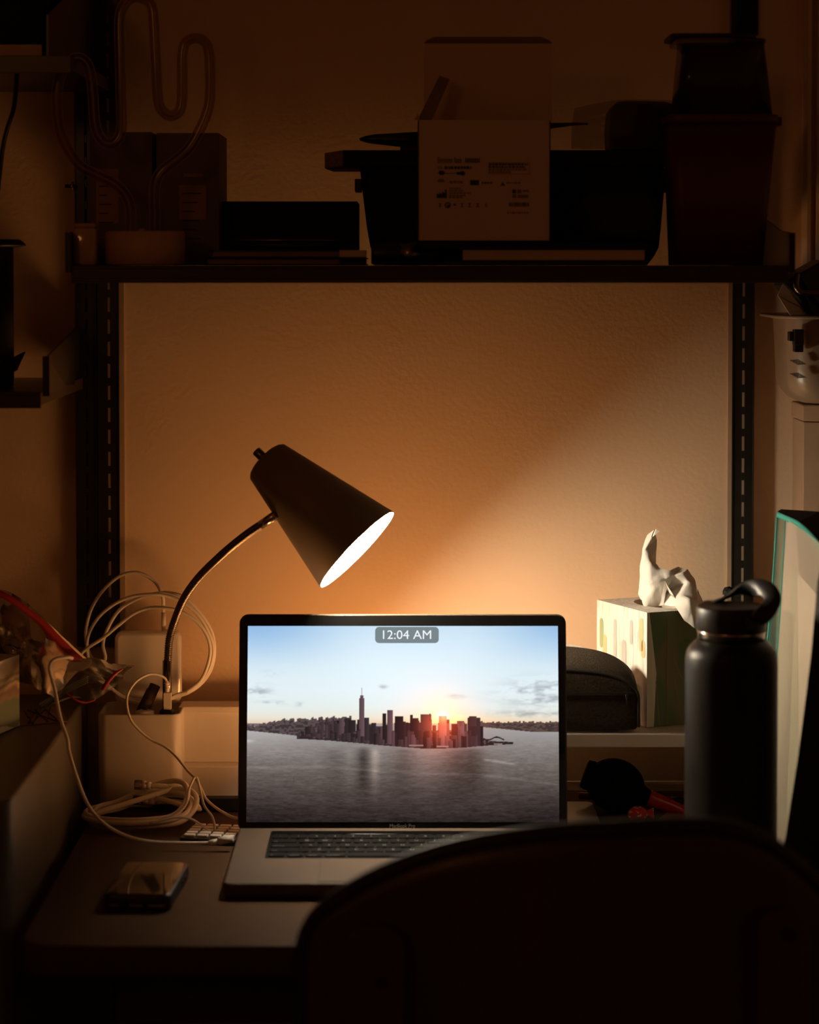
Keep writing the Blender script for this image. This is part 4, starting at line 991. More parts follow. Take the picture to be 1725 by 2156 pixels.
for l in ((.016,.002,.012,.05),(.026,.002,.026,.12),(.044,.002,.072,.124),(.036,.05,.044,.004),(.060,.058,.070,.03),(.060,.06,.052,.01),(.080,.01,.080,.12),(.050,.04,.034,.075),(.092,.004,.064,.09)): gl(*l)
b.build('print_lines',M['line_ochre'],t)
# tissue
V={'a':(1345,1250,0),'b':(1356.5,1277,-.004),'c':(1346.7,1201,.002),'d':(1353,1155,.0),'e':(1363,1126,-.004),'f':(1379.5,1113.7,-.010),'g':(1390,1118.7,-.012),'h':(1374,1131,-.012),'i':(1359,1158.6,-.010),'j':(1368,1181.5,-.012),'k':(1389,1196,-.012),'l':(1412,1200.5,-.014),'m':(1428.6,1193,.004),'n':(1450,1198.6,-.004),'o':(1463,1217.6,-.006),'p':(1468,1240.5,-.022),'q':(1469.5,1263,-.034),'r':(1466,1324,-.046),'s':(1441.7,1306,-.047),'t':(1421,1276.5,-.041),'u':(1422,1260,-.030),'v':(1434,1252,-.034),'w':(1386,1277,-.003),'x':(1383,1136,.008),'y':(1381.5,1187,.008),'z':(1375,1244,-.016),'1':(1419,1211,-.016),'2':(1395,1274,.006),'3':(1407,1245,.006),'4':(1437,1207,-.016),'5':(1366,1225,-.020),'6':(1400,1222,-.020),'7':(1398,1273,-.006),'8':(1452,1262,-.050),'9':(1452,1225,-.018)}
names=list(V); Yt=cor.y+.055
pos={}
for k_,(x,y,o) in V.items():
    pos[k_]=P(x,y,Yt+o*1.0)
tri='acb cz5 bac acz abz cdi cij cj5 dei ehi efh fgh fhx hxi ixj xyj yjk 5jk 5k6 kl6 z56 zbw zw6 61l l1m m1n 14n 4no 139 149 61w 613 672 637 w67 63u 3u9 uv9 9vp 9po 49o vpq v8q uvt vt8 t8s 8sr 8qr 27t 37t 3tu'
fs=[]
for tr in tri.split():
    if len(set(tr))==3: fs.append(tuple(names.index(c_) for c_ in tr))
b=MB(); b.add([pos[k_] for k_ in names],fs,0,True)
b.add([P(1395,1275,Yt+.006),P(1358,1277,Yt-.004),P(1360,1290,Yt-.002),P(1396,1290,Yt+.004)],[(0,1,2,3)])
b.add([P(1468,1240,Yt-.010),P(1478,1256,Yt+.006),P(1484,1272,Yt+.01),P(1469,1266,Yt-.014)],[(0,1,2,3)])
b.add([P(1469,1262,Yt-.014),P(1484,1270,Yt+.01),P(1500,1268,Yt+.0),P(1472,1300,Yt-.025)],[(0,1,2,3)])
tg=b.build('tissue',M['tissue'],t)
import bmesh
bm=bmesh.new(); bm.from_mesh(tg.data); bmesh.ops.remove_doubles(bm,verts=bm.verts,dist=.0005); bmesh.ops.subdivide_edges(bm,edges=bm.edges,cuts=3,use_grid_fill=True,smooth=0.10)
for v in bm.verts: 
    v.co+=Vector((0,1,0))*noise.noise(v.co*160)*.0022+Vector((1,0,.5))*noise.noise(v.co*90+Vector((5,0,0)))*.0012
bm.to_mesh(tg.data); bm.free()
for p in tg.data.polygons: p.use_smooth=True
# felt pouch
Y0=-.198
xr_=P(1346,1480,Y0).x; xl=xr_-.150
zt=P(1230,1373,-.14).z; zb_=RZ
t=thing('pouch','dark grey felt zip pouch on the white riser, left of the tissue box','pouch',((xr_+xl)/2,-.14,RZ))
prof=[(1346,1538),(1347,1531),(1347,1505),(1347,1470),(1346,1440),(1340,1424),(1325,1408),(1300,1392),(1270,1382),(1235,1376),(1190,1372),(1120,1372),(1080,1380),(1050,1400),(1040,1538)]
fr=[P(x,y,Y0) for x,y in prof]
cxm=sum(p.x for p in fr)/len(fr)
rg=[]
for (dy,sc_,up_) in ((0,.965,.74),(.003,.99,.80),(.010,1,.87),(.022,1.0,.95),(.036,.99,1.0),(.044,.97,1.0),(.049,.93,.96)):
    rr=[]
    for p in fr:
        z=p.z
        z=RZ+.0004 if p.z<P(0,1537,Y0).z+.0005 else RZ+(z-RZ)*(1-(1-up_)*min(1,max(0,(z-RZ)/.05)))
        rr.append((cxm+(p.x-cxm)*sc_,Y0+dy,z))
    rg.append(rr)
b=MB(); b.rings(rg); po=b.build('body',M['pouch'],t,subsurf=1)
for e_ in (0,): pass
b=MB(); zz_=P(1250,1464,Y0).z; b.box(cxm-.06,xr_-.008,Y0-.0012,Y0+.004,zz_,zz_+.0035); b.build('zip',M['pouch_dark'],t)
b=MB(); b.tube(smoothpath([Vector((cxm+(p.x-cxm)*.985,Y0+.0015,RZ+(p.z-RZ)*(1-.23*min(1,max(0,(p.z-RZ)/.05))))) for p in fr[1:-1]],4),.0016,8); b.build('piping',M['pouch_dark'],t)
b=MB(); q=Vector((xr_-.014,Y0-.003,zz_+.0015)); b.tube([q,q+Vector((.002,-.001,-.012))],.0016,8); b.build('zip_pull',M['pouch_dark'],t)
# crumpled paper behind the pouch
b=MB(); net=[[P(1185,1376,-.06),P(1215,1376,-.06),P(1236,1374,-.06)],[P(1185,1366,-.055),P(1215,1364,-.05),P(1240,1370,-.055)],[P(1185,1357,-.05),P(1212,1357,-.045),P(1246,1368,-.05)]]
net.insert(0,[Vector((p.x,p.y-.01,RZ+.001)) for p in net[0]])
b.sheet(net,4,.002,60); tag(b.build('paper_scrap',M['paper'],loc=(net[0][1].x,-.07,RZ),solid=.0006),'pale crumpled paper tip sticking up behind the felt pouch','paper')
# fuzzy plug by the right upright
c=P(1534,1246,-.03); b=MB(); b.ball(c,.006,.006,.005)
b.v=[v+Vector((noise.noise(v*900),noise.noise(v*900+Vector((3,0,0))),noise.noise(v*900+Vector((0,7,0)))))*.003 for v in b.v]
b.tube([c,c+Vector((0,.029,0))],.0012,8)
tag(b.build('dust_tuft',M['pouch_dark'],loc=c),'small dark fuzzy tuft on the wall left of the right upright, above the bottle','tuft')

# ------------------------------------------------------------------ bottle
BY=-.44; bc=P(1539.5,1600,BY)
def bz(y,dy=0): return P(1539.5,y,BY).z
def br(px): return (P(1539.5+px,1600,BY).x-bc.x)
t=thing('water_bottle','black insulated water bottle with strap lid standing right of the laptop','bottle',(bc.x,BY,TZ))
zg=TZ
b=MB(); b.lathe([(br(90),.0006),(br(96),.004),(br(97),.012),(br(97),bz(1400)-zg),(br(96),bz(1383)-zg),(br(93.5),bz(1370)-zg),(br(87),bz(1360)-zg),(br(78),bz(1352)-zg),(br(72),bz(1346)-zg)],(bc.x,BY,zg),72); b.build('body',M['bottle'],t)
b=MB(); b.lathe([(br(70),bz(1346.5)-zg),(br(70),bz(1332)-zg),(br(71.5),bz(1331)-zg),(br(71.5),bz(1326)-zg),(br(69),bz(1325)-zg)],(bc.x,BY,zg),72); b.build('neck_ring',M['chrome'],t)
b=MB(); b.lathe([(br(70),bz(1328)-zg),(br(73),bz(1326)-zg),(br(74),bz(1280)-zg),(br(72.5),bz(1276)-zg),(br(69),bz(1274.5)-zg),(br(64),bz(1276)-zg),(.001,bz(1276)-zg)],(bc.x,BY,zg),72); cap=b.build('cap',M['bottle_cap'],t)
ctl=[(1480,1290,-.400),(1492,1276,-.405),(1520,1262,-.412),(1552,1248,-.420),(1582,1239,-.432),(1606,1238,-.445),(1622,1248,-.458),(1627,1265,-.468),(1616,1286,-.475),(1600,1300,-.477),(1584,1308,-.4765)]
cen=smoothpath([P(*q) for q in ctl],5)
wd=Vector((.55,-.70,.42)).normalized()
rg=[]
for i,p in enumerate(cen):
    tg_=(cen[min(i+1,len(cen)-1)]-cen[max(i-1,0)]).normalized(); k=i/(len(cen)-1)
    w_=wd.lerp(Vector((.95,.1,.25)),min(1,max(0,(k-.45)/.35))); w_=(w_-tg_*w_.dot(tg_)).normalized(); n_=tg_.cross(w_)
    hw=.0085; th_=.0017
    rg.append([p+w_*hw+n_*th_*.4,p+w_*hw*.92+n_*th_,p-w_*hw*.92+n_*th_,p-w_*hw+n_*th_*.4,p-w_*hw-n_*th_*.4,p-w_*hw*.92-n_*th_,p+w_*hw*.92-n_*th_,p+w_*hw-n_*th_*.4])
b=MB(); b.rings(rg); b.build('strap',M['bottle_cap'],t)
b=MB(); q=P(1581,1308,-.4755); dq=(q-Vector((bc.x,BY,q.z))).normalized(); b.tube([q-dq*.006,q+dq*.0035],.0072,24); b.build('pivot',M['bottle_cap'],t)

# ------------------------------------------------------------------ file case with teal trim
t=thing('file_case','tall translucent file case with teal trim standing at the right edge of desk','file case',(.44,-.25,TZ))
# front sheet: left edge runs down to the desk, surface turns slightly toward the lamp
FL=[(1655,1092,-.27),(1646,1250,-.28),(1636,1400,-.29),(1626,1560,-.30),(1618,1700,-.305),(1610,1822,-.31)]
FR=[(1745,1160,-.44),(1745,1280,-.44),(1745,1420,-.44),(1745,1560,-.44),(1745,1700,-.44),(1745,1870,-.44)]
def dz(p):
    p.z=max(p.z,TZ+.002); return p
netF=[]
for l,r_ in zip(FL,FR):
    a=dz(P(*l)); c=dz(P(*r_)); m1=a.lerp(c,.33)+Vector((-.004,-.004,0)); m2=a.lerp(c,.66)+Vector((-.003,-.003,0))
    netF.append([a,m1,m2,c])
# arched top
netF[0][1].z=P(1683,1106,-.33).z; netF[0][2].z=P(1712,1128,-.385).z
b=MB(); b.sheet(netF,5,.0015,14); b.build('front_sheet',M['mesh'],t)
FG=[(1638,1084,-.235),(1627,1250,-.245),(1613,1400,-.255),(1600,1560,-.262),(1590,1700,-.268),(1580,1800,-.27)]
netG=[[dz(P(*g)),dz(P(*l))] for g,l in zip(FG,FL)]
b=MB(); b.sheet(netG,5); b.build('gusset',M['gusset'],t)
def ribbon(pts,r,name): 
    b=MB(); b.tube(smoothpath(pts,4),r,8,sx=.5); return b.build(name,M['teal'],t)
ribbon([dz(P(*g)) for g in FG[:]],.0016,'corner_binding'); ribbon([dz(P(*l)) for l in FL],.0012,'corner_binding')
topc=[P(1638,1078,-.235),P(1655,1085,-.27),P(1683,1099,-.33),P(1712,1125,-.385),P(1748,1168,-.44)]
botc=[P(1638,1089,-.235),P(1655,1096,-.27),P(1683,1112,-.33),P(1712,1139,-.385),P(1748,1184,-.44)]
A_=smoothpath(topc,4); B_=smoothpath(botc,4); n=len(A_)
b=MB(); b.rings([[a+Vector((-.0012,-.0012,0)),c+Vector((-.0012,-.0012,0)),c+Vector((.0012,.0012,0)),a+Vector((.0012,.0012,0))] for a,c in zip(A_,B_)]); b.build('top_binding',M['teal'],t)
# black lid / back panel
BK=[P(1645,1073,-.215),P(1725,1078,-.26),P(1790,1110,-.30)]
b=MB(); vs=[a for a in A_]; 
b.add([A_[0],A_[4],A_[8],A_[12],A_[-1],BK[2],BK[1],BK[0]],[(0,1,6,7),(1,2,6),(2,3,5,6),(3,4,5)]); b.build('flap',M['matt_black'],t,solid=.001)
b=MB(); g0=[BK[0],BK[1],BK[2]]; b.add(g0+[Vector((p.x-.012,p.y,TZ+.001)) for p in g0],[(0,1,4,3),(1,2,5,4)]); b.build('back_panel',M['mesh'],t,solid=.001)
# papers inside, standing on the desk inside the case
def inside(px0,py0,px1,py1,Ya,Yb_,name,label,matn,dx=0.0):
    a=P(px0,py0,Ya); c=P(px1,py1,Yb_)
    b=MB(); b.add([a,c,Vector((c.x-dx,c.y,TZ+.0035)),Vector((a.x-dx,a.y,TZ+.0035))],[(0,1,2,3)])
    return tag(b.build(name,M[matn],loc=(a.x,a.y,TZ),solid=.0008),label,'paper')
inside(1668,1192,1730,1262,-.262,-.345,'paper_sheet','white paper sheet with a slanted top inside the translucent file case','paper',.010)
b=MB(); q=P(1668,1290,-.262); b.tube([Vector((q.x-.012,q.y,TZ+.0035)),q+Vector((0,0,0))],.0135,24)
tag(b.build('paper_roll',M['paper'],loc=(q.x-.012,q.y,TZ)),'rolled white paper standing inside the translucent file case','paper roll')

# black leaning bag, right foreground
t=None
b=MB(); Y=-.50
fr=[(1740,1150),(1722,1225),(1709,1375),(1696,1480),(1681,1594),(1666,1690),(1651,1787),(1642,1850),(1640,1900)]
L1=[P(x,y,Y) for x,y in fr]
for p in L1: p.z=max(p.z,TZ+.001)
n=len(L1)
b.rings([[Vector((p.x+.012,Y+.004,p.z)),Vector((p.x,Y+.001,p.z)),Vector((p.x+.004,Y-.008,p.z)),Vector((p.x+.02,Y-.012,p.z)),Vector((p.x+.16,Y-.012,p.z)),Vector((p.x+.16,Y+.004,p.z))] for p in L1])
tag(b.build('laptop_sleeve',M['matt_black'],loc=(L1[-1].x+.06,Y,TZ)),'black flat case leaning at the lower right edge, in front of file case','case')

# cardboard file box behind the file case
a=P(1689,950,-.10); zl=P(1689,887,-.10).z; zt=P(1689,852,-.10).z
t=thing('storage_box','tan lidded cardboard storage box at the right edge, under the grey basket','box',(a.x+.08,-.07,TZ))
rt=Matrix.Translation((a.x,-.10,0))@Matrix.Rotation(math.radians(-20),4,'Z')
x1_=P(1689,950,-.10).x
b=MB(); 
def BX(u,v,z): return Vector((a.x+.0015+u*math.cos(.32),-.10-u*math.sin(.32)+v,z))
def bx(b,u0,u1,v0,v1,z0_,z1_):
    b.add([BX(u0,v0,z0_),BX(u1,v0,z0_),BX(u1,v1,z0_),BX(u0,v1,z0_),BX(u0,v0,z1_),BX(u1,v0,z1_),BX(u1,v1,z1_),BX(u0,v1,z1_)],[(3,2,1,0),(4,5,6,7),(0,1,5,4),(1,2,6,5),(2,3,7,6),(3,0,4,7)])
bx(b,.0,.17,0,.075,TZ+.0008,zl-.0008); b.build('box_body',M['brown_box'],t,bevel=.001)
b=MB(); bx(b,-.0015,.172,-.0015,.077,zl,zt); b.build('lid',M['brown_box'],t,bevel=.0018)
GB=zt+.0008
# grey basket
Yg=-.16
gx0=P(1660,760,Yg).x
t=thing('basket','warm grey plastic bin with a black clip and vents at the right edge','basket',(gx0+.06,-.12,GB))
pr=[(1659,668),(1662,720),(1664,775),(1665,800),(1669,818),(1677,832),(1690,845),(1702,851)]
rg=[]
for x,y in reversed(pr):
    p=P(x,y,Yg); w_=(.62-p.x)*1.0
    rg.append([(p.x+w_/2+u,-.095+v,p.z) for u,v in rrect(w_,.15-2*max(0,(p.x-gx0)*.6),.035,8)])
zshift=0
lowz=rg[0][0][2]
b=MB(); b.rings([[ (x,y,z-lowz+GB) if False else (x,y,max(z,GB)) for x,y,z in r_] for r_ in rg],cap1=False); b.build('body',M['grey_plastic'],t)
b=MB(); tz=P(1640,664,Yg).z; rx=(.62-P(1632,664,Yg).x)/2
b.slab((P(1632,664,Yg).x+rx,-.095),rx*2,.19,tz-.0035,tz,r=.05,bev=.001,n=10); b.build('rim',M['grey_plastic'],t)
b=MB(); 
for (x0_,y0_,x1_,y1_,yo) in ((1660,698,1678,718,-.006),(1670,693,1691,726,-.010),(1671,720,1690,741,-.008)):
    p=P(x0_,y1_,Yg-.012);q=P(x1_,y0_,Yg-.012); b.box(p.x,q.x,Yg-.016+yo*.5,Yg-.006,p.z,q.z)
b.build('clip',M['black'],t,bevel=.001)
b=MB()
for ry in (762,790):
    for i in range(14):
        x=1665+i*2.6; h=10-abs(i-6)*1.4; yy=ry-3+i*.6
        p=P(x,yy+h*.6,Yg-.012);q=P(x+1.2,yy-h*.6,Yg-.012); b.box(p.x,q.x,Yg-.0118,Yg-.009,p.z,q.z)
b.build('vent_slots',M['ink'],t)
RT=tz+.0006
b=MB(); pts=[(1655,668),(1640,600),(1650,572),(1735,548),(1735,668)]
pts=[(1708,664),(1650,600),(1662,588),(1740,545),(1740,664)]
b.extr([Vector((P(x,y,-.15).x,-.15,max(P(x,y,-.15).z,RT))) for x,y in pts],(0,.08,0))
tag(b.build('shoulder_bag',M['black'],loc=(P(1700,660,-.15).x,-.12,RT),bevel=.003),'black angular bag sitting in the grey bin at the right edge','bag')
t=thing('dark_cup','curved dark plastic cup in front of the black angular bag at right edge','cup',P(1705,664,-.17))
b=MB(); b.tube(smoothpath([P(1680,575,-.17),P(1677,600,-.172),P(1683,612,-.173),P(1698,617,-.173),P(1740,617,-.173)],5),.0035,12); b.build('rim',M['dark_chrome'],t)
b=MB(); b.add([P(1680,575,-.171),P(1679,600,-.171),P(1687,614,-.171),P(1740,616,-.171),P(1740,663,-.171),P(1712,663,-.171)],[tuple(range(6))]); b.build('body',M['black'],t,solid=.002)
A=[P(1649,597,-.175),P(1638,622,-.175),P(1664,664,-.175),P(1700,664,-.165),P(1686,645,-.17)]
for p in A: p.z=max(p.z,RT)
b=MB(); b.add(A,[tuple(range(5))]); b.build('x',M['silver'],None,loc=A[2],solid=.0012)
o=bpy.data.objects['x']; o.name='card'; tag(o,'silver-grey card tilted against the black bag on the grey bin rim','card')
FILL=1.3
# ------------------------------------------------------------------ right of laptop: blower, pen, candy, silver drive
def PD(px,py,h=0): return PZ(px,py,TZ+h)
yb_=-.125
c=P(1296,1673,yb_); R=68/ (5000/(yb_-CAMY)); r2=57/(5000/(yb_-CAMY)); c.z=TZ+r2+.0012
t=thing('air_blower','black rubber bulb air blower with a bright red nozzle on the desk','air blower',(c.x,c.y,TZ))
d=(Vector((math.cos(math.radians(-20)),-.10,math.sin(math.radians(-20))))).normalized()
q=Vector((0,0,1)).rotation_difference(d).to_matrix().to_4x4(); XB=Matrix.Translation(c)@q
b=MB(XB); pr=[]
for k in range(17):
    a=-PI/2+PI*k/16; pr.append((max(.0012,r2*math.cos(a)*.985),R*.93*math.sin(a)))
b.lathe(pr,n=48); b.build('bulb',M['rubber'],t)
b=MB(XB); b.lathe([(.013,-R*.93-.004),(.016,-R*.93-.003),(.017,-R*.93+.004),(.015,-R*.93+.012)],n=28); b.build('valve_cap',M['rubber'],t)
b=MB(XB); b.lathe([(.013,R*.80),(.0095,R*.93+.003),(.0088,R*.93+.007)],n=28); b.build('collar',M['rubber'],t)
b=MB(XB); z_=R*.93+.0062; b.lathe([(.0096,z_),(.0100,z_+.002),(.0092,z_+.006),(.0070,z_+.036),(.0062,z_+.043),(.0035,z_+.046)],n=28); b.build('nozzle',M['red'],t)
# pen behind
t=thing('marker','dark red marker with a black cap lying behind the black bulb blower','marker',P(1330,1690,-.082))
p0=P(1219,1675,-.080); p1=P(1413,1697,-.085); p2=P(1443,1702,-.088)
for p in (p0,p1,p2): p.z=max(p.z,TZ+.0055)

b=MB(); b.tube([p0,p0.lerp(p1,.02),p1],[.0036,.0042,.0042],16); b.build('barrel',M['dark_red'],t)
b=MB(); b.tube([p1,p1.lerp(p2,.7),p2],[.0047,.0045,.0028],16); b.build('cap',M['black'],t)
# candies
def candy(cx,cy,Y,s,label,tw):
    c=P(cx,cy,Y); c.z=TZ+s*.86
    t=thing('wrapped_candy',label,'candy',(c.x,c.y,TZ),)
    b=MB(); b.ball(c,s*1.12,s,s*.86,n=22,k=12); b.v=[v+Vector((0,0,1))*noise.noise(v*350)*.0008+Vector((noise.noise(v*300),0,0))*.0008 for v in b.v]; b.build('candy_body',M['wrap'],t)
    for sg in tw:
        b=MB(); net=[]
        for i in range(5):
            k=i/4; net.append([c+Vector((sg*(s*.9+k*s*.95),-.002+j*.003-(.004*k if j==0 else 0),.001+(j-1)*s*.38*(.35+k))) for j in range(3)])
        b.sheet(net,4,.0018,260,5); b.v=[Vector((v.x,v.y,max(v.z,TZ+.0008))) for v in b.v]; b.build('twist',M['wrap'],t,solid=.0003)
candy(1343,1720,-.166,.0098,'red candy in a twisted wrapper on the desk below the blower nozzle',(1,))
# silver drive
zt=TZ+.0105
a=P(1288,1735,-.355)
xr_=a.x; yf=-.352
yf=PZ(1280,1735,zt).y
t=thing('external_drive','silver-grey slab drive with rounded corners on the desk right of the laptop','drive',(xr_-.055,yf+.05,TZ))
b=MB(); W_=.075; b.slab((xr_-W_/2,yf+.055),W_,.11,TZ+.0008,zt,r=.010,bev=.002,n=6); b.build('case',M['silver'],t)
b=MB(); q=P(1253,1740,yf-.0003); b.slab((q.x,yf+.0004),.0085,.001,q.z-.0014-.001,q.z+.0014-.001,r=.0003,bev=.0001); b.build('port',M['matt_black'],t)
b=MB(); 
for i in range(5): b.box(P(1197,1720,yf).x+i*.0016,P(1197,1720,yf).x+i*.0016+.0010,yf+.010,yf+.013,zt+.00005,zt+.0002)
b.build('printing',M['paper'],t)
# red flat pack under nozzle
b=MB(); b.add([PD(1384,1728,.003),PD(1405,1712,.003),PD(1450,1712,.003),PD(1450,1738,.003),PD(1400,1738,.003)],[tuple(range(5))])
tag(b.build('packet',M['dark_red'],loc=PD(1420,1725),solid=.002),'flat dark red packet under the blower nozzle beside the bottle','packet')

# ------------------------------------------------------------------ phone
zp=TZ+.0165
cs=[PZ(256,1813,zp),PZ(393,1815,zp),PZ(366,1884,zp),PZ(226,1882,zp)]
cc_=(cs[0]+cs[1]+cs[2]+cs[3])/4
w_=((cs[1]-cs[0]).length+(cs[2]-cs[3]).length)/2; l_=((cs[3]-cs[0]).length+(cs[2]-cs[1]).length)/2
ang=math.atan2((cs[1]-cs[0]).y+(cs[2]-cs[3]).y,(cs[1]-cs[0]).x+(cs[2]-cs[3]).x)
PM=Matrix.Translation((cc_.x,cc_.y,TZ))@Matrix.Rotation(ang,4,'Z')
t=thing('phone','black phone in a thick case lying face up on the left of desk','phone',(cc_.x,cc_.y,TZ))
b=MB(PM); b.slab((0,0),w_,l_,.0008,.0160,r=.009,bev=.0025,n=7); b.build('case',M['black'],t)
b=MB(PM); b.slab((0,0),w_-.0042,l_-.0042,.0161,.0166,r=.008,bev=.0002,n=7); b.build('screen',M['glass_black'],t)
b=MB(PM)
for x,w in ((-.022,.009),(-.001,.012),(.019,.016)): b.box(x-w/2,x+w/2,-l_/2-.0004,-l_/2+.001,.0050,.0064)
b.build('charging_contacts',M['gold'],t)
b=MB(PM)
for y in (.012,.028): b.box(w_/2-.0002,w_/2+.0008,y,y+.010,.007,.010)
b.build('side_button',M['black'],t)

# ------------------------------------------------------------------ cabinet at the left
CZ=P(20,1690,-.58).z; CX=P(20,1690,-.58).x
t=thing('drawer_cabinet','dark grey cabinet left of the desk with a box and plastic bags on it','cabinet',(CX-.22,-.3,0))
b=MB(); b.slab((CX-.21,-.30),.42,.56,0.002,CZ,r=.022,bev=.004,n=7); b.build('body',M['cabinet'],t)
for k in range(3):
    z0_=.06+k*.265; b=MB(); b.box(CX-.40,CX-.02,-.592,-.5805,z0_,z0_+.25); dr=b.build('drawer',M['cabinet'],t,bevel=.003)
    b=MB(); b.tube([(CX-.26,-.605,z0_+.2),(CX-.16,-.605,z0_+.2)],.004,10); b.tube([(CX-.255,-.592,z0_+.2),(CX-.255,-.605,z0_+.2)],.003,8); b.tube([(CX-.165,-.592,z0_+.2),(CX-.165,-.605,z0_+.2)],.003,8); b.build('handle',M['chrome'],dr)
CB=CZ+.0008
# kraft sheet
A=[PZ(42,1500,CB),PZ(128,1486,CB),PZ(142,1519,CB),PZ(42,1527,CB)]
b=MB(); b.add(A,[(0,1,2,3)],0); q=random.Random(8)
for i in range(9):
    a=A[0].lerp(A[1],.1+.08*i); c=A[3].lerp(A[2],q.uniform(.1,.8)); w=Vector((.0006,0,0)); u=Vector((0,0,.0012))
    b.add([a+u,a+w+u,c+w+u,c+u],[(0,1,2,3)],1)
tag(b.build('kraft_sheet',[M['kraft'],M['ink']],loc=A[0],solid=.001),'brown sheet with dark line drawing lying on the cabinet under the bags','paper')
# printed box at far left
q0=PZ(42,1528,CB); q1=PZ(-40,1563,CB); hb=P(42,1378,q0.y).z
def mixmat():
    m=bpy.data.materials.new('printed_box_side'); m.use_nodes=True; nt=m.node_tree; bb=nt.nodes['Principled BSDF']; bb.inputs['Roughness'].default_value=.35
    tc=nt.nodes.new('ShaderNodeTexCoord'); sp=nt.nodes.new('ShaderNodeSeparateXYZ'); nt.links.new(tc.outputs['Object'],sp.inputs[0])
    nz=nt.nodes.new('ShaderNodeTexNoise'); nz.inputs['Scale'].default_value=28; nz.inputs['Detail'].default_value=2; nt.links.new(tc.outputs['Object'],nz.inputs['Vector'])
    md=nt.nodes.new('ShaderNodeMath'); md.operation='MULTIPLY_ADD'; md.inputs[1].default_value=.025; nt.links.new(nz.outputs['Fac'],md.inputs[0])
    nt.links.new(sp.outputs['Z'],md.inputs[2])
    mr=nt.nodes.new('ShaderNodeMapRange'); mr.inputs['From Min'].default_value=0.010; mr.inputs['From Max'].default_value=hb-CB+.012; nt.links.new(md.outputs[0],mr.inputs['Value'])
    r=nt.nodes.new('ShaderNodeValToRGB'); cr=r.color_ramp; cr.elements[0].position=0; cr.elements[0].color=(.66,.60,.48,1); cr.elements[1].position=1; cr.elements[1].color=(.62,.56,.46,1)
    for p,c in ((.06,(.66,.60,.48,1)),(.08,(.16,.20,.11,1)),(.40,(.14,.19,.11,1)),(.44,(.30,.20,.12,1)),(.52,(.22,.12,.08,1)),(.58,(.55,.40,.26,1)),(.63,(.2,.17,.14,1)),(.68,(.60,.50,.38,1)),(.74,(.3,.26,.2,1)),(.80,(.66,.58,.46,1))):
        e=cr.elements.new(p); e.color=c
    nt.links.new(mr.outputs['Result'],r.inputs['Fac']); nt.links.new(r.outputs['Color'],bb.inputs['Base Color']); return m
dv=(q1-q0).normalized(); nv=Vector((dv.y,-dv.x,0)); nv=nv if nv.y>0 else -nv
b=MB(); A=[q0,q0+dv*.14,q0+dv*.14+nv*.06,q0+nv*.06]
b.extr([Vector((p.x,p.y,CB)) for p in A],(0,0,hb-CB))
tag(b.build('printed_box',mixmat(),loc=(q0.x,q0.y,CB),bevel=.0008),'small printed box with pale top and green base at the far left edge','box')
# zip bags
def cz(p,off=0): 
    if p.x<CX: p.z=max(p.z,CB+.003+off)
    return p
t=thing('zip_bag','clear zip bag with a red strip draped on the cabinet at left','plastic bag',P(60,1480,-.25))
n1=[[(-60,1222,-.15),(20,1248,-.16),(80,1290,-.18),(140,1348,-.17),(195,1402,-.16)],
    [(-60,1300,-.14),(10,1310,-.15),(70,1340,-.19),(120,1378,-.20),(165,1415,-.19)],
    [(-60,1370,-.13),(0,1375,-.14),(60,1392,-.22),(100,1410,-.24),(140,1440,-.22)],
    [(-60,1430,-.12),(0,1430,-.13),(50,1440,-.20),(90,1455,-.27),(120,1475,-.25)]]
b=MB(); b.sheet([[cz(P(*q)) for q in r_] for r_ in n1],8,.010,26,1.0); b.build('film',M['film'],t)
top=[P(-30,1228,-.195),P(20,1247,-.190),P(80,1289,-.180),P(110,1316,-.175),P(140,1346,-.170),P(170,1375,-.165),P(203,1401,-.160)]
bot=[P(-30,1238,-.197),P(20,1262,-.192),P(80,1307,-.182),P(103,1336,-.177),P(124,1364,-.172),P(148,1390,-.168),P(174,1401,-.165)]
A_=smoothpath(top,5); B_=smoothpath(bot,5); m_=len(A_)
b=MB(); b.add(A_+B_,[(i,i+1,m_+i+1,m_+i) for i in range(m_-1)],0,True); b.v=[v+Vector((0,-.012,0)) for v in b.v]; b.build('zip_strip',M['red_film'],t,solid=.0006)
b=MB(); b.sheet([[cz(P(*q)) for q in r_] for r_ in [[(-40,1300,-.17),(10,1320,-.17),(50,1350,-.18)],[(-40,1350,-.18),(5,1360,-.18),(40,1375,-.18)],[(-40,1385,-.17),(5,1385,-.17),(40,1390,-.18)]]],9,.014,60,9.0); b.build('film',M['film'],t)
t=thing('zip_bag','crumpled cloudy zip bag hanging over the cabinet edge toward the organizer cup','plastic bag',P(150,1490,-.25))
n2=[[(100,1398,-.20),(150,1392,-.19),(200,1385,-.18),(240,1398,-.17),(283,1401,-.165)],
    [(95,1430,-.23),(140,1425,-.22),(185,1412,-.205),(225,1415,-.19),(262,1418,-.18)],
    [(85,1465,-.25),(130,1452,-.235),(175,1436,-.22),(215,1432,-.205),(258,1432,-.19)],
    [(80,1490,-.26),(115,1478,-.25),(160,1462,-.235),(205,1452,-.22),(238,1448,-.20)],
    [(98,1492,-.26),(135,1475,-.25),(165,1470,-.24),(195,1474,-.23),(235,1452,-.205)]]
b=MB(); b.sheet([[cz(P(*q)) for q in r_] for r_ in n2],8,.007,45,4.0); b.build('film',M['zip_film'],t)
b=MB()
for k in range(4):
    pts=[P(82+k*4,1484+k*3,-.262+k*.002),P(115,1462+k*4,-.25),P(150,1441+k*4,-.24),P(185,1424+k*4,-.23)]
    b.tube(smoothpath(pts,5),.0009,6)
b.build('zip_ridges',M['zip_film'],t)
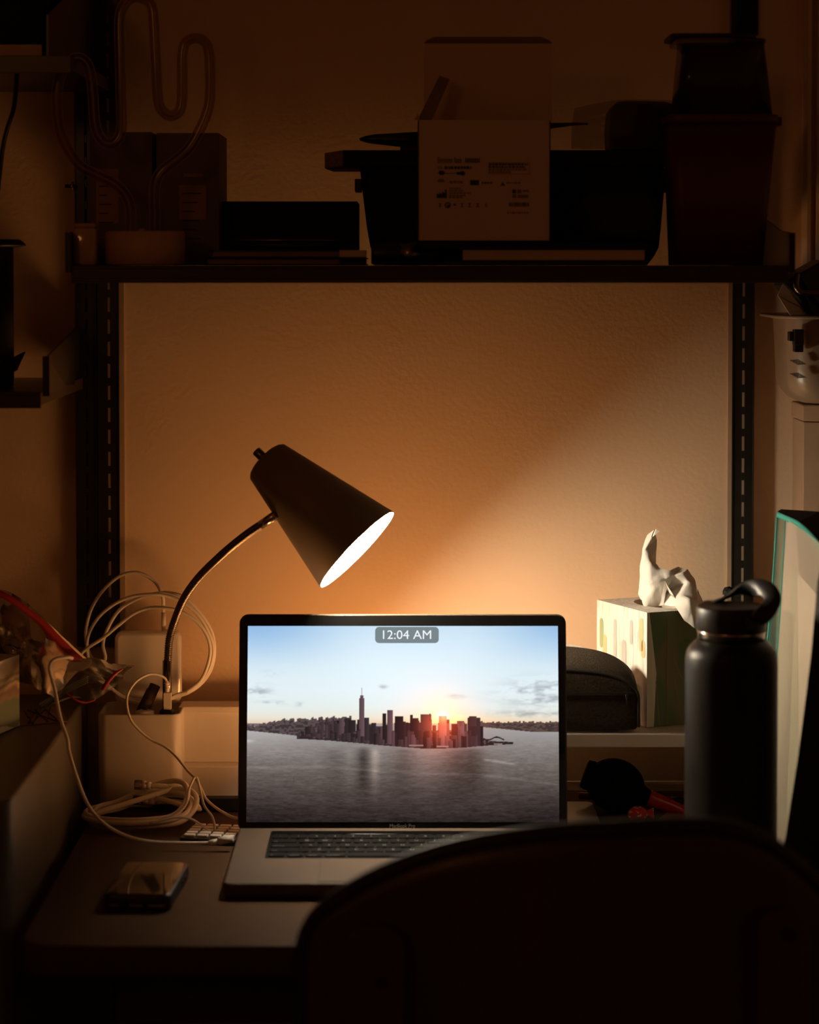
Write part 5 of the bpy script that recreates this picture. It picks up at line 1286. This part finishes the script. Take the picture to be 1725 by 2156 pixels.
A_=smoothpath([P(212,1452,-.222),P(222,1434,-.215),P(240,1416,-.205),P(258,1407,-.20)],5); B_=smoothpath([P(220,1454,-.222),P(230,1438,-.215),P(245,1421,-.205),P(260,1409,-.20)],5); m_=len(A_)
b=MB(); b.add(A_+B_,[(i,i+1,m_+i+1,m_+i) for i in range(m_-1)],0,True); b.build('zip_strip',M['red_film'],t,solid=.0005)
b=MB(); pts=[P(140,1460,-.25),P(160,1474,-.25),P(180,1479,-.245),P(200,1473,-.24)]; b.tube(smoothpath(pts,5),.0011,6); b.build('zip_strip',M['red_film'],t)
# ------------------------------------------------------------------ things in the cup
Yc=-.08
t=thing('marker_pen','fat grey marker with a red end leaning in the white organizer cup','marker',P(315,1500,Yc))
p1=P(327,1442,-.072); p0=P(302,1500,-.082); dd=(p1-p0)
b=MB(); b.tube([p0-dd*.25,p0,p1],[.0062,.0062,.0062],22); b.build('barrel',M['alu'],t)
b=MB(); b.tube([p1,p1+dd*.012],[.0046,.0046],20); b.build('end_cap',M['red'],t)
b=MB(); q0_=p0+Vector((-.0072,-.001,.001)); q1_=p1+Vector((-.0078,-.001,-.004)); b.tube([q0_,q1_],.0016,8); b.build('clip',M['black'],t)
b=MB(); q=P(305,1497,-.092); b.ball(q,.0115,.009,.009); b.box(q.x-.0016,q.x+.0016,q.y-.0098,q.y-.0085,q.z+.001,q.z+.004)
t2=thing('round_sharpener','small round tan item poking up at the front of organizer cup','sharpener',q)
b=MB(); b.lathe([(.010,-.03),(.0108,-.004),(.0105,0),(.004,.002),(.004,-.006)],q,28,cap1=False); b.build('body',M['white'],t2)
b=MB(); b.lathe([(.0025,.0005),(.0026,.0026),(.0015,.0036)],q,14); b.build('pin',M['black'],t2)

# ------------------------------------------------------------------ chair in front
YC=-.90
t=thing('chair','dark wooden chair with a curved backrest in the foreground, pushed toward desk','chair',(P(1240,1900,YC).x,YC,0))
ol=[(x,y+14) for x,y in [(629,2200),(631,2080),(636,2010),(645,1978),(668,1938),(718,1895),(798,1845),(898,1800),(1000,1770),(1150,1745),(1300,1735),(1440,1732),(1540,1741),(1600,1763),(1650,1792),(1725,1858),(1780,1920),(1815,1990),(1826,2080),(1828,2200)]]
out=smoothpath([P(x,y,YC) for x,y in ol],5)
cx_=P(1230,1900,YC).x; hw=P(1828,1900,YC).x-cx_
def curv(x): return YC+.035*((x-cx_)/hw)**2
xs_=[p.x for p in out]; zs_=[p.z for p in out]
zbt=.60; rg_f=[]; rg_b=[]; rowsn=14
colsx=[cx_-hw*.9995*math.cos(PI*i/70) for i in range(71)]
def ztop(x): return float(np.interp(x,xs_,zs_))
b=MB(); vs=[]; 
for x in colsx:
    zt_2=ztop(x)
    zb2=zbt+.05*(abs((x-cx_)/hw))**6
    for j in range(rowsn+1):
        z=zb2+(zt_2-zb2)*j/rowsn; vs.append((x,curv(x),z))
nc=len(colsx); nn=nc*(rowsn+1)
vs2=[(x,y+.011,z) for x,y,z in vs]
fs=[]
R1=rowsn+1
for i in range(nc-1):
    for j in range(rowsn):
        a=i*R1+j; fs.append((a,a+R1,a+R1+1,a+1)); fs.append((nn+a,nn+a+1,nn+a+R1+1,nn+a+R1))
for i in range(nc-1):
    a=i*R1+rowsn; fs.append((a,a+R1,nn+a+R1,nn+a)); a=i*R1; fs.append((a,nn+a,nn+a+R1,a+R1))
b.add(vs+vs2,fs,0,True); b.build('backrest',M['chair'],t)
ed=[Vector((min(max(p.x,colsx[0]),colsx[-1]),curv(p.x)+.0055,p.z)) for p in out]
b=MB(); b.tube(ed,.0075,12,sx=1.1); b.build('edge_band',M['chair_edge'],t)
for (x0_,x1_,yt,sxp,syp) in ((722,852,1965,802,2070),(1600,1705,1930,1662,1968)):
    a=P(x0_,yt,YC-.01); c=P(x1_,yt,YC-.01); xm=(a.x+c.x)/2; wv=c.x-a.x
    yy=min(curv(a.x),curv(c.x),curv(xm))
    b=MB(Matrix(((1,0,0,xm),(0,0,1,yy-.016),(0,1,0,0),(0,0,0,1)))); zlo=.44; zhi=a.z
    b.slab((0,(zlo+zhi)/2),wv,zhi-zlo,0,.0155,r=.015,bev=.002,n=5); up=b.build('upright',M['chair'],t)
    q=P(sxp,syp,yy-.017); b=MB(); b.tube([Vector((q.x,yy-.019,q.z)),Vector((q.x,yy-.015,q.z))],[.0042,.0052],18); b.build('screw',M['chair_edge'],up)
b=MB(); b.slab((cx_,YC+.215),hw*1.75,.42,.44,.455,r=.06,bev=.005,n=8); b.build('seat',M['chair'],t)
for x in (-1,1):
    for y in (YC+.04,YC+.39):
        b=MB(); b.tube([Vector((cx_+x*hw*.72,y,.44)),Vector((cx_+x*hw*.86,y+(.03 if y>YC+.2 else -.03),.002))],[.016,.012],14); b.build('leg',M['chair'],t)

# ------------------------------------------------------------------ light
def lamp(name,loc,energy,color,radius):
    l=bpy.data.lights.new(name,'POINT'); l.energy=energy; l.color=color; l.shadow_soft_size=radius
    o=bpy.data.objects.new(name,l); COL.objects.link(o); o.location=loc; return o
# fill lights added behind the laptop lid, standing in for bounce on the wall
FILLB=.06
bl_=bpy.data.lights.new('bounce_fill_left','AREA'); bl_.shape='RECTANGLE'; bl_.size=.13; bl_.size_y=.04; bl_.energy=FILLB; bl_.color=(1.0,.40,.11)
bo=bpy.data.objects.new('bounce_fill_left',bl_); COL.objects.link(bo); bo.location=(-.125,-.215,.80)
bo.rotation_euler=Vector((-.55,.35,.8)).to_track_quat('-Z','Y').to_euler()
al_=bpy.data.lights.new('bounce_fill','AREA'); al_.shape='RECTANGLE'; al_.size=.26; al_.size_y=.05; al_.energy=FILL; al_.color=(1.0,.42,.125)
ao=bpy.data.objects.new('bounce_fill',al_); COL.objects.link(ao); ao.location=(-.04,-.215,.795)
ao.rotation_euler=Vector((-.10,.12,1)).to_track_quat('-Z','Y').to_euler()
lamp('front_fill',(-.9,-2.5,1.85),2.2,(1.0,.38,.10),.12)  # added unseen fill behind the camera, lifting the shelf fronts and chair
w=bpy.data.worlds.new('world'); SC.world=w; w.use_nodes=True
w.node_tree.nodes['Background'].inputs['Color'].default_value=(.9,.5,.25,1); w.node_tree.nodes['Background'].inputs['Strength'].default_value=0.0
SC.view_settings.view_transform='Standard'; SC.view_settings.look='None'; SC.view_settings.gamma=1; SC.view_settings.exposure=0.0; SC.view_settings.use_curve_mapping=False
SC.cycles.use_denoising=True; SC.cycles.max_bounces=12; SC.cycles.diffuse_bounces=6; SC.cycles.glossy_bounces=6; SC.cycles.transparent_max_bounces=16; SC.cycles.transmission_bounces=6
SC.cycles.sample_clamp_indirect=6.0; SC.cycles.caustics_reflective=False; SC.cycles.caustics_refractive=False; SC.cycles.blur_glossy=0.5
